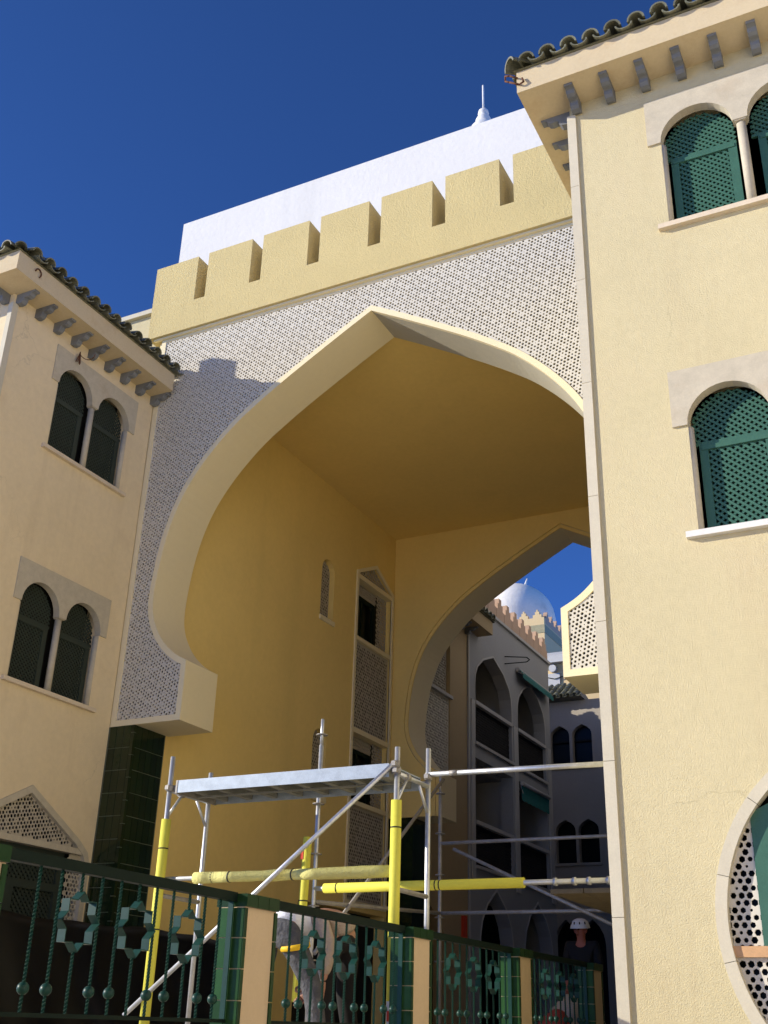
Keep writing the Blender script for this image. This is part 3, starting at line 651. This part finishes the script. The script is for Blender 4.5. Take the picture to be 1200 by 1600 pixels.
MB().tube((-13.35, 40.3, 13.0), (-13.35, 40.51, 13.0), .15, 14).obj('vent', 'metal_roof', T)
MB().path([(-13.7, 40.4, 12.7), (-13.3, 40.4, 12.58), (-12.9, 40.4, 12.66), (-12.5, 40.4, 12.3)], .016, 6).obj('cable', 'rail_iron', T)
MB().box(-40, -14, 30.21, 37.49, -.22, 11.0).obj('west_shade_block', 'far_wall', C)  # unseen block with merlons, added to keep sun off the rear wall
for k in range(12):
    a = 30.25+.6*k; MB().plate(FX(-14), stepm(a, .58, 11.001), [], -.2, 0).obj('merlon', 'pink', C)
Bd = thing('arched_bay', 'sunlit cream overhanging bay with a pierced screen, beside the corner of the right house', 'bay', (-6.3, 32.6, 9.86))
bp_ = [(-10.02, 9.86), (-2.6, 9.86), (-2.6, 12.15), (-3.6, 12.8), (-6.3, 14.3), (-9.03, 12.80), (-10.02, 12.15)]
fv = FY(31.8); ib = inset(bp_, .27)
MB().plate(fv, bp_, [ib], -.09, 0).obj('frame', 'stone_trim', Bd)
MB().box(-9.9, -2.6, 33.49, 37.49, 10.85, 12.0).obj('bay_body', 'rear_wall', Bd)  # added unseen mass behind the bay, shades the rear house
MB().plate(fv, bp_, [], -1.68, -.092).obj('bay_body', 'stone_trim', Bd)
MB().plate(fv, inset(bp_, .2), [], -.0915, -.086).obj('backing', 'grout', Bd)
screen(fv, inset(bp_, .24), .125, -.08, -.03, .33, .15).obj('screen', 'lattice', Bd, False, kind='stuff')
W = thing('battlement_tower', 'square tower with stepped battlements and a pale green tile band, below the white dome', 'tower', (-19, 52, -.22))
tx, ty, tz = -16.22, 48.0, 17.81
MB().box(-25, tx, ty, 58, -.2, tz).obj('wall', 'tower', W)
MB().box(-25.02, tx+.02, ty-.02, 58.02, 17.30, 17.71).obj('tile_band', 'band_tile', W)
for k in range(9): MB().plate(FY(ty), stepm(tx-.69*(k+1), .69, tz+.001, 1.263), [], -.2, 0).obj('merlon', 'tower', W)
for k in range(13): MB().plate(FX(tx), stepm(ty+.2+.69*k, .69, tz+.001, 1.263), [], -.2, 0).obj('merlon', 'pink', W)
Dm = thing('dome', 'white plastered dome with grey patches behind the stepped battlements', 'dome', (-20.97, 56.8, 9))
MB().lathe([(r_*1.263, z_*1.263) for r_, z_ in [(0, 18.72), (.16, 18.72), (.20, 18.60), (.28, 18.58)]+[(1.86*math.sin(R(a)), 16.9+1.75*math.cos(R(a))) for a in range(10, 100, 5)]+[(1.8, 9)]], (-20.97, 56.8, 0), 40).obj('dome_shell', 'dome', Dm)
MB().tube((-20.3, 56.7, 23.2), (-20.1, 56.7, 23.85), .12, 8, .03).obj('ornament', 'dome', Dm)

# ------------------------------------------------------------ terrace railing: tiled pillars and iron panels
PX0, PX1, PW, PP, PTOP = -4.20, -4.0, .38, 2.38, .715
struct('terrace_wall', MB().box(-4.19, -4.015, -2, 12, -1.6, -.05), 'fence_plaster')
tgf = MB().fbox(lambda u, v, q: (u, -q, v), .003, .092, .003, .172, 0, .008).mesh('tile', 'tile_green')
tge = MB().fbox(lambda u, v, q: (q, u, v), .002, .034, .003, .172, 0, .010).mesh('tile', 'tile_green_deep')
tgc = MB().box(-.012, .212, .002, .123, 0, .075).mesh('tile', 'tile_green_deep')
PL = ['railing pillar nearest the camera, beige face edged with green tiles, at the left edge', 'beige and green-tiled railing pillar right of the first iron panel, foot of the diagonal tube', 'beige railing pillar with green tiles directly right of the yellow-wrapped scaffold leg', 'narrow railing pillar with bright green side below the pointed ground arches', 'narrow railing pillar in front of the dark arch with the helmeted worker', 'farthest railing pillar, beside the corner of the right house']
def fence_pillar(k):
    y = 3.59+PP*k; t = thing('railing_pillar', PL[k], 'pillar', (-4.1, y+PW/2, -.22), 'tiled railing pillars')
    MB().box(PX0+.01, PX1-.008, y+.008, y+PW-.008, -.3, PTOP-.075).obj('core', 'fence_plaster', t)
    for r in range(5):
        z = PTOP-.08-.175*(r+1)
        for c in range(2): piece('tile', tgf, t, loc=(PX0+.008+.0945*c, y+.008, z))
        for e in (y, y+PW-.036): piece('tile', tge, t, loc=(PX1-.008, e, z))
    for c in range(3): piece('tile', tgc, t, loc=(PX0, y+.126*c+.001, PTOP-.0745))
for k in range(5): fence_pillar(k)
def twisted(z0, z1, ball=None):
    mb = MB(); n = int((z1-z0)/.008); vs = []
    for i in range(n+1):
        z = z0+(z1-z0)*i/n; a = z*2*math.pi/.075
        for k in range(4): vs.append((.0095*math.cos(a+k*math.pi/2), .0095*math.sin(a+k*math.pi/2), z))
    mb.add(vs, [(4*i+k, 4*i+(k+1) % 4, 4*i+4+(k+1) % 4, 4*i+4+k) for i in range(n) for k in range(4)])
    if ball is not None: mb.lathe([(0, -.030), (.016, -.026), (.027, -.014), (.030, 0), (.027, .014), (.016, .026), (0, .030)], (0, 0, ball), 12)
    return mb.mesh('rod', 'fence_iron', False)
ROD, RODS, RODL = twisted(.0, .67, .112), twisted(.578, .67), twisted(.0, .292)
def star_mesh():
    mb = MB(); n = 16; o = []; i_ = []
    for k in range(n):
        a = R(90+360/n*k); r = .146 if k % 2 == 0 else .146*.765
        o.append((r*math.cos(a), r*math.sin(a))); i_.append(((r-.006)*math.cos(a), (r-.006)*math.sin(a)))
    return mb.plate(lambda u, v, q: (q, u, v), o, [i_], -.026, .026).mesh('star_ring', 'fence_iron')
STAR = star_mesh()
RL = ['nearest green iron railing panel with star rings, in front of the black sheeting', 'green iron railing panel with star rings in front of the two bending workers', 'third green iron railing panel, between the pillars right of the yellow leg', 'fourth green iron railing panel, dark, in front of the covered pile', 'last short dark green railing panel beside the right house corner']
def railing(k):
    y0 = 3.59+PP*k+PW; y1 = 3.59+PP*(k+1); L_ = y1-y0; xc = -4.09
    t = thing('railing_panel', RL[k], 'railing', (xc, (y0+y1)/2, 0), 'iron railing panels of the terrace')
    MB().box(xc-.028, xc+.028, y0-.004, y1+.004, .668, .722).obj('top_rail', 'rail_iron', t)
    MB().box(xc-.012, xc+.012, y0-.004, y1+.004, -.012, .008).obj('bottom_rail', 'rail_iron', t)
    for y in (y0+.02, y1-.02): MB().box(xc-.018, xc+.018, y-.005, y+.005, .009, .667).obj('end_bar', 'fence_iron', t)
    for i in range(1, 12):
        y = y0+.31+.1555*(i-1)
        if i % 3 == 0:
            piece('star_ring', STAR, t, loc=(xc, y, .435)); piece('rod', RODS, t, loc=(xc, y, 0)); piece('rod', RODL, t, loc=(xc, y, 0))
        else: piece('rod', ROD, t, loc=(xc, y, 0), rot=(0, 0, random.uniform(0, 3)))
for k in range(4): railing(k)

# ------------------------------------------------------------ scaffolds
TR = .0242
def tubep(parent, a, b, m='steel', name='tube', r=TR): return MB().tube(a, b, r, 14).obj(name, m, parent)
def foam_part(parent, a, b, r, m='foam', bands=(.3,), name='foam_sleeve', wob=0):
    a, b = Vector(a), Vector(b); n = 14; mb = MB(); pts = [a+(b-a)*i/n for i in range(n+1)]
    if wob:
        rs = [r*(1+random.uniform(-wob, wob)) for _ in pts]; mb.path(pts, rs, 14)
    else: mb.tube(a, b, r, 16)
    s = mb.obj(name, m, parent); d = (b-a).normalized()
    for f in bands:
        p = a+(b-a)*f; MB().tube(p-d*.006, p+d*.006, r*1.03, 16).obj('strap', 'black_strap', s)
    return s
def coupler(parent, p, d=(0, 0, 1)):
    d = Vector(d).normalized()*.03; p = Vector(p)
    return MB().tube(p-d, p+d, .036, 12).box(p.x-.02, p.x+.02, p.y-.055, p.y+.03, p.z-.02, p.z+.02).obj('coupler', 'steel_old', parent)
YS, YS2, XA, XB = 8.8, 9.46, -6.89, -4.39; GZ = -.22
S = thing('scaffold', 'front galvanised scaffold with steel platform and legs wrapped in yellow foam', 'scaffold', (-5.64, 9.13, GZ))
for x, y, top in ((XA, YS, 2.37), (XB, YS, 2.27), (XB, YS2, 2.40), (XA, YS2, 2.34)):
    tubep(S, (x, y, GZ+.02), (x, y, top), 'steel', 'leg'); MB().box(x-.075, x+.075, y-.075, y+.075, GZ+.001, GZ+.02).obj('base_plate', 'steel_old', S)
PZ = 2.06
for x in (XA, XB):
    sg = 1
    tubep(S, (x, YS, PZ-.02), (x, YS2, PZ-.02), 'steel', 'transom', .021)
    tubep(S, (x, YS+.02, PZ-.26), (x, YS+.20, PZ-.04), 'steel', 'gusset', .014); tubep(S, (x, YS2-.02, PZ-.26), (x, YS2-.20, PZ-.04), 'steel', 'gusset', .014)
    tubep(S, (x, YS, PZ-1.0), (x, YS2, PZ-1.0), 'steel_old', 'transom', .021)
    coupler(S, (x, YS, PZ), (0, 0, 1)); coupler(S, (x, YS+.2, PZ-.02), (0, 1, 0))
# platform
dk = MB(); dx0, dx1, dy0, dy1 = XA+.115, XB-.07, YS-.03, YS2-.02
dk.box(dx0, dx1, dy0, dy0+.012, PZ-.055, PZ+.065); dk.box(dx0, dx1, dy1-.012, dy1, PZ-.055, PZ+.065); dk.box(dx0, dx1, dy0+.0121, dy1-.0121, PZ+.05, PZ+.062)
deck = dk.obj('platform', 'steel_deck', S)
for i in range(8):
    x = dx0+.12+(dx1-dx0-.24)*i/7; MB().box(x-.03, x+.03, dy0+.0125, dy1-.0125, PZ-.035, PZ+.048).obj('joist', 'deck_under', deck)
MB().box(dx0+.02, dx1-.02, (dy0+dy1)/2-.02, (dy0+dy1)/2+.02, PZ-.05, PZ-.036).obj('joist', 'deck_under', deck)
MB().box(dx0-.02, dx0-.0005, dy0-.004, dy1+.004, PZ-.06, PZ+.066).obj('end_cap', 'steel_old', deck)
for y in (YS, YS2-.04): MB().box(dx0-.09, dx0-.0205, y+.02, y+.06, PZ-.03, PZ+.03).obj('hook', 'steel_old', deck); MB().box(dx1+.0005, dx1+.06, y+.02, y+.06, PZ-.02, PZ+.03).obj('hook', 'steel_old', deck)
tubep(S, (XB+.01, YS-.05, 2.13), (XA-.20, YS-.05, .02), 'steel', 'brace', .0215)
coupler(S, (XB, YS-.03, 2.11))
tubep(S, (XA, YS+.05, 1.21), (XB, YS+.05, 1.21), 'steel', 'guard_rail', .02)
foam_part(S, (XA, YS, GZ+.15), (XA, YS, 1.76), .047, bands=(.45, .97-.12))
f2 = foam_part(S, (XB, YS, GZ+.22), (XB, YS, 1.80), .047, bands=(.40, .87))
MB().box(XB-.026, XB+.026, YS-.0495, YS-.0465, GZ+.23, GZ+.40).obj('sticker', 'sticker_white', f2)
MB().box(XB-.02, XB+.02, YS-.0525, YS-.0498, GZ+.25, GZ+.33).obj('sticker', 'sticker_red', f2)
foam_part(S, (XA+.37, YS+.05, 1.21), (XB-.05, YS+.05, 1.21), .050, 'foam_wrap', bands=(.10, .19, .44, .52, .79), wob=.13)
tubep(S, (XB-.02, YS2, 2.155), (XR-.03, YS2, 2.13), 'steel', 'tie_tube', .0245)
MB().tube((XB+.22, YS2, 2.153), (XB+.30, YS2, 2.152), .027, 12).obj('coupler', 'steel_old', S)
coupler(S, (XB, YS2, 2.13))
S2 = thing('scaffold', 'rear scaffold in the passage mouth with ring posts, foam-wrapped ledger and timber deck', 'scaffold', (-4.3, 11.5, GZ))
XP, Y1, Y2 = -5.89, 10.0, 13.07
def ringpost(x, y, top, m, zs_):
    p = tubep(S2, (x, y, GZ+.01), (x, y, top-.28), m, 'post'); MB().tube((x, y, top-.28), (x, y, top), .019, 12).obj('spigot', m, p)
    for z in zs_: MB().tube((x, y, z-.005), (x, y, z+.005), .062, 16).obj('rosette', 'steel_old', p)
ringpost(XP, Y1, 2.95, 'steel', (2.78, 2.06, 1.56, 1.06, .56)); ringpost(XP, Y2, 3.02, 'steel_old', (2.72, 2.22, 1.72, 1.22, .72))
for x in (-2.72,): ringpost(x, Y1, 1.6, 'steel', (1.1,)); ringpost(x, Y2, 1.6, 'steel_old', (1.1,))
tubep(S2, (XP, Y1, 1.225), (-2.55, Y1, 1.225), 'steel', 'ledger'); 
foam_part(S2, (XP+.12, Y1, 1.225), (-3.66, Y1, 1.225), .047, bands=(.07, .58, .60))
fs_ = foam_part(S2, (XP-.10, Y1-.06, GZ+.4), (XP-.07, Y1-.06, 1.72), .045, bands=(.6,))
MB().box(XP-.118, XP-.085, Y1-.108, Y1-.104, 1.50, 1.60).obj('sticker', 'sticker_red', fs_)
tubep(S2, (XP, Y2, 2.10), (-2.55, Y2, 2.10), 'steel_old', 'ledger', .022); tubep(S2, (XP, Y2, 1.27), (-2.55, Y2, 1.27), 'steel_old', 'ledger', .022)
tubep(S2, (XP+.2, Y2-.04, 2.02), (-2.5, Y2-.04, .55), 'steel_old', 'brace', .021)
tubep(S2, (XP, Y1, 1.10), (XP, Y2, 1.27), 'steel_old', 'ledger', .021); tubep(S2, (XP+.04, Y2, 2.9), (XP+.04, Y1, .62), 'steel_old', 'brace', .021)
for k in range(3):
    a = -3.42+.315*k; MB().box(a, a+.305, Y1+.03, Y2-.03, 1.125, 1.165).obj('plank', 'plank', S2)
    for q in (.06, .24): MB().tube((a+q-.014, Y1, 1.205+.02), (a+q+.014, Y1, 1.225), .036, 14).obj('hook', 'steel', S2)

# ------------------------------------------------------------ black sheeting over a barrier
def sheeting():
    mb = MB(); n, m = 90, 16; vs = []; fs = []
    for i in range(n+1):
        y = 8.6+4.85*i/n
        for j in range(m+1):
            t = j/m; h = 1.0+.012*math.sin(y*5)+.02*math.sin(y*1.7)
            if t < .75: x = -9.28+.28*(1-t/.75)**1.5; z = GZ+(h-GZ)*(t/.75)
            else: q = (t-.75)/.25; x = -9.28-.32*q; z = h-.02*q*q
            f = (1-t)*.9+.1; x += f*(.055*math.sin(y*3.1+2*math.sin(t*3))+.03*math.sin(y*7.3+t*3)); z += .02*math.sin(y*4+t*5)*math.sin(math.pi*min(1, t/.75))
            vs.append((x, y, z))
    for i in range(n):
        for j in range(m): a = i*(m+1)+j; fs.append((a, a+m+1, a+m+2, a+1))
    mb.add(vs, fs, True)
    o = mb.mesh('black_sheeting', 'tarp', False); return o
t = thing('sheeted_barrier', 'wrinkled black plastic sheeting hung over a barrier behind the nearest railing', 'sheeting', (-9.4, 11, GZ))
piece('sheet', sheeting(), t); MB().box(-9.62, -9.36, 8.65, 13.4, GZ, .93).obj('barrier', 'interior', t)
# covered pile and red net bags behind the fourth panel
def blob(name, c, s, m, parent, seed, amp=.16):
    b = bmesh.new(); bmesh.ops.create_icosphere(b, subdivisions=3, radius=1); rnd = random.Random(seed); ph = [rnd.uniform(0, 6) for _ in range(6)]
    for v in b.verts:
        k = 1+amp*(math.sin(v.co.x*3+ph[0])*math.sin(v.co.y*3+ph[1])+.6*math.sin(v.co.z*5+ph[2])*math.sin(v.co.x*6+ph[3]))
        v.co = Vector((v.co.x*s[0]*k+c[0], v.co.y*s[1]*k+c[1], max(GZ, v.co.z*s[2]*k+c[2])))
    for f in b.faces: f.smooth = True
    me = bpy.data.meshes.new(name); b.to_mesh(me); b.free(); me.materials.append(MATS[m]); return piece(name, me, parent)
tag(blob('covered_pile', (-4.62, 14.3, .0), (.34, .42, .40), 'sheet_beige', None, 3), 'pile under a beige sheet behind the fourth railing panel', 'pile')
tag(blob('net_bag', (-4.62, 13.55, -.03), (.2, .22, .24), 'red_net', None, 5), 'dark red net sack in front of the beige covered pile', 'sack')

# ------------------------------------------------------------ people
def skinned(name, verts, edges, rad, m, parent, sub=1):
    me = bpy.data.meshes.new(name); me.from_pydata(verts, edges, []); o = bpy.data.objects.new(name, me); COL.objects.link(o)
    sk = o.modifiers.new('skin', 'SKIN'); lay = me.skin_vertices[0]
    for i, r in enumerate(rad): lay.data[i].radius = (r, r) if not isinstance(r, tuple) else r; lay.data[i].use_root = (i == 0)
    sm = o.modifiers.new('sub', 'SUBSURF'); sm.levels = sub; sm.render_levels = sub
    dg = bpy.context.evaluated_depsgraph_get(); new = bpy.data.meshes.new_from_object(o.evaluated_get(dg)); bpy.data.objects.remove(o)
    for p in new.polygons: p.use_smooth = True
    new.materials.clear(); new.materials.append(MATS[m]); new.name = name
    return piece(name, new, parent)
def person(label, base, J, top_m, leg_m, skin_m='skin', helmet=None, harness=False, group=None):
    """J: joint positions relative to base, x to the right, y away from the camera"""
    b = Vector(base); P = {k: tuple(Vector(v)+b) for k, v in J.items()}
    t = thing('person', label, 'person', base)
    ks = ['pelvis', 'waist', 'chest', 'neck', 'head', 'top', 'shL', 'elL', 'wrL', 'shR', 'elR', 'wrR', 'hipL', 'knL', 'anL', 'toL', 'hipR', 'knR', 'anR', 'toR']
    E_ = [(0, 1), (1, 2), (2, 3), (3, 4), (4, 5), (2, 6), (6, 7), (7, 8), (2, 9), (9, 10), (10, 11), (0, 12), (12, 13), (13, 14), (14, 15), (0, 16), (16, 17), (17, 18), (18, 19)]
    rad = [.09, .085, .10, .055, .085, .07, .06, .043, .03, .06, .043, .03, .085, .06, .042, .03, .085, .06, .042, .03]
    skinned('body', [P[k] for k in ks], E_, rad, skin_m, t, 2)
    tv = ['pelvis', 'waist', 'chest', 'shL', 'elL', 'wrL', 'shR', 'elR', 'wrR']
    pts = [Vector(P[k]) for k in tv]; pts[0] = pts[0]*.5+pts[1]*.5; pts[5] = pts[5]*.85+pts[4]*.15; pts[8] = pts[8]*.85+pts[7]*.15
    skinned('shirt', [tuple(p) for p in pts], [(0, 1), (1, 2), (2, 3), (3, 4), (4, 5), (2, 6), (6, 7), (7, 8)], [.145, .14, .155, .08, .062, .048, .08, .062, .048], top_m, t, 2)
    tv = ['pelvis', 'hipL', 'knL', 'anL', 'hipR', 'knR', 'anR']; pts = [Vector(P[k]) for k in tv]
    up = (Vector(P['waist'])-pts[0])*.85; pts.append(pts[0]+up)
    skinned('trousers', [tuple(p) for p in pts], [(0, 1), (1, 2), (2, 3), (0, 4), (4, 5), (5, 6), (0, 7)], [.15, .112, .085, .07, .112, .085, .07, .148], leg_m, t, 2)
    for s in 'LR':   # boots and hands with five fingers
        a, c = Vector(P['an'+s]), Vector(P['to'+s]); MB().path([a+Vector((0, 0, .06)), a, c*.5+a*.5, c], [.055, .06, .05, .042], 10).obj('boot', 'dark_cloth', t)
        wr, el = Vector(P['wr'+s]), Vector(P['el'+s]); d = (wr-el).normalized(); sd_ = d.orthogonal().normalized(); nn = d.cross(sd_); mb = MB()
        mb.path([wr, wr+d*.045, wr+d*.09], [.026, .034, .034], 8)
        for f in range(4):
            q = wr+d*.088+sd_*(.018*(f-1.5)); L1 = (.034, .040, .037, .028)[f]; mb.path([q, q+d*L1, q+d*L1*1.7+nn*.014, q+d*L1*1.9+nn*.035], [.0095, .009, .008, .006], 6)
        q = wr+d*.03+sd_*.03; mb.path([q, q+sd_*.025+d*.025, q+sd_*.03+d*.055+nn*.01], [.011, .010, .008], 6); mb.obj('hand', skin_m, t)
    hd, tp, nk = Vector(P['head']), Vector(P['top']), Vector(P['neck']); upv = (tp-nk).normalized()
    fwd = Vector(J['face']).normalized() if 'face' in J else Vector((0, -1, 0)); fwd = (fwd-upv*fwd.dot(upv)).normalized(); rt = fwd.cross(upv)
    mb = MB(); mb.path([hd+fwd*.07+upv*.02, hd+fwd*.115-upv*.02, hd+fwd*.09-upv*.03], [.010, .015, .010], 8)
    for s in (-1, 1): mb.path([hd+rt*.083*s-upv*.03, hd+rt*.094*s, hd+rt*.088*s+upv*.03], [.012, .018, .012], 8)
    mb.obj('face', skin_m, t)
    mb = MB()
    for s in (-1, 1): mb.tube(hd+fwd*.08+rt*.032*s+upv*.02, hd+fwd*.092+rt*.032*s+upv*.02, .010, 8)
    mb.tube(hd+fwd*.088-rt*.022-upv*.055, hd+fwd*.088+rt*.022-upv*.055, .005, 6); mb.obj('eyes_and_mouth', 'hair', t)
    if helmet:
        mb = MB(); c = hd+upv*.05
        ring = []
        for k, (rr, zz) in enumerate(((.135, -.02), (.13, 0), (.122, .03), (.105, .07), (.07, .10), (.03, .113))):
            for i in range(20):
                a = 2*math.pi*i/20; ring.append(c+rt*math.cos(a)*rr+fwd*math.sin(a)*rr*1.15+upv*zz)
        mb.add(ring, [(20*k+i, 20*k+(i+1) % 20, 20*k+20+(i+1) % 20, 20*k+20+i) for k in range(5) for i in range(20)]+[tuple(range(100, 120))], True)
        hm = mb.obj('helmet', helmet, t)
        for i in range(5):
            a = R(20+35*i); p = c+rt*math.cos(a)*.128+fwd*math.sin(a)*.145+upv*.035; MB().tube(p, p+upv*.03-(rt*math.cos(a)+fwd*math.sin(a))*.01, .009, 6).obj('vent', 'hair', hm)
    else:
        mb = MB(); mb.path([hd-fwd*.05+upv*.0, hd-fwd*.02+upv*.05, hd+fwd*.03+upv*.075], [.085, .088, .06], 12); mb.obj('hair', 'hair', t)
    if harness:
        for s in 'LR':
            h, k = Vector(P['hip'+s]), Vector(P['kn'+s]); d = (k-h).normalized()
            p = h+(k-h)*.16; tl = d+Vector((.35 if s == 'L' else -.35, 0, 0)); tl.normalize()
            MB().tube(p-tl*.02, p+tl*.02, .120, 18).obj('leg_strap', 'harness', t)

    return t
f0 = GZ
person('worker in white shirt and dusty grey trousers with yellow harness straps, bending behind the railing', (-4.98, 7.95, f0),
       dict(pelvis=(0, 0, .84), waist=(.01, .08, .97), chest=(.06, .38, .985), neck=(.08, .58, .90), head=(.10, .66, .80), top=(.11, .73, .72), face=(0, .3, -1),
            shL=(-.12, .44, .93), elL=(-.08, .48, .70), wrL=(.06, .30, .50), shR=(.24, .42, .93), elR=(.27, .36, .66), wrR=(.18, .20, .46),
            hipL=(-.12, .0, .82), knL=(-.20, .06, .48), anL=(-.24, .0, .07), toL=(-.26, .18, .04), hipR=(.12, .0, .82), knR=(.28, .08, .48), anR=(.40, .02, .07), toR=(.46, .2, .04)), 'shirt_white', 'trousers', harness=True)
person('worker in dusty beige work clothes leaning forward, right of the white-shirted worker', (-4.78, 8.42, f0),
       dict(pelvis=(.10, .04, .80), waist=(.09, .0, .94), chest=(.0, -.06, 1.03), neck=(-.14, -.10, 1.0), head=(-.23, -.12, .92), top=(-.31, -.13, .86), face=(-.4, -.1, -1),
            shL=(.02, -.24, 1.0), elL=(.16, -.28, .76), wrL=(.12, -.30, .52), shR=(.02, .14, 1.0), elR=(.02, .16, .76), wrR=(-.12, .1, .60),
            hipL=(.06, -.1, .84), knL=(.02, -.12, .46), anL=(.08, -.1, .07), toL=(-.1, -.12, .04), hipR=(.12, .12, .84), knR=(.08, .14, .46), anR=(.16, .14, .07), toR=(-.02, .14, .04)), 'beige_cloth', 'dark_cloth')
person('worker in white helmet and dark clothes standing in front of the dark rear arch', (-5.02, 16.0, f0-.06),
       dict(pelvis=(0, 0, .90), waist=(0, 0, 1.06), chest=(0, 0, 1.28), neck=(0, -.02, 1.47), head=(.0, -.04, 1.57), top=(0, -.04, 1.66), face=(-.3, -1, 0),
            shL=(-.19, 0, 1.38), elL=(-.24, 0, 1.1), wrL=(-.2, -.1, .86), shR=(.19, 0, 1.38), elR=(.24, 0, 1.1), wrR=(.2, -.1, .86),
            hipL=(-.1, 0, .86), knL=(-.1, 0, .47), anL=(-.1, .02, .07), toL=(-.12, -.16, .04), hipR=(.1, 0, .86), knR=(.1, 0, .47), anR=(.1, .02, .07), toR=(.12, -.16, .04)), 'dark_cloth', 'dark_cloth', 'skin_red', 'helmet')
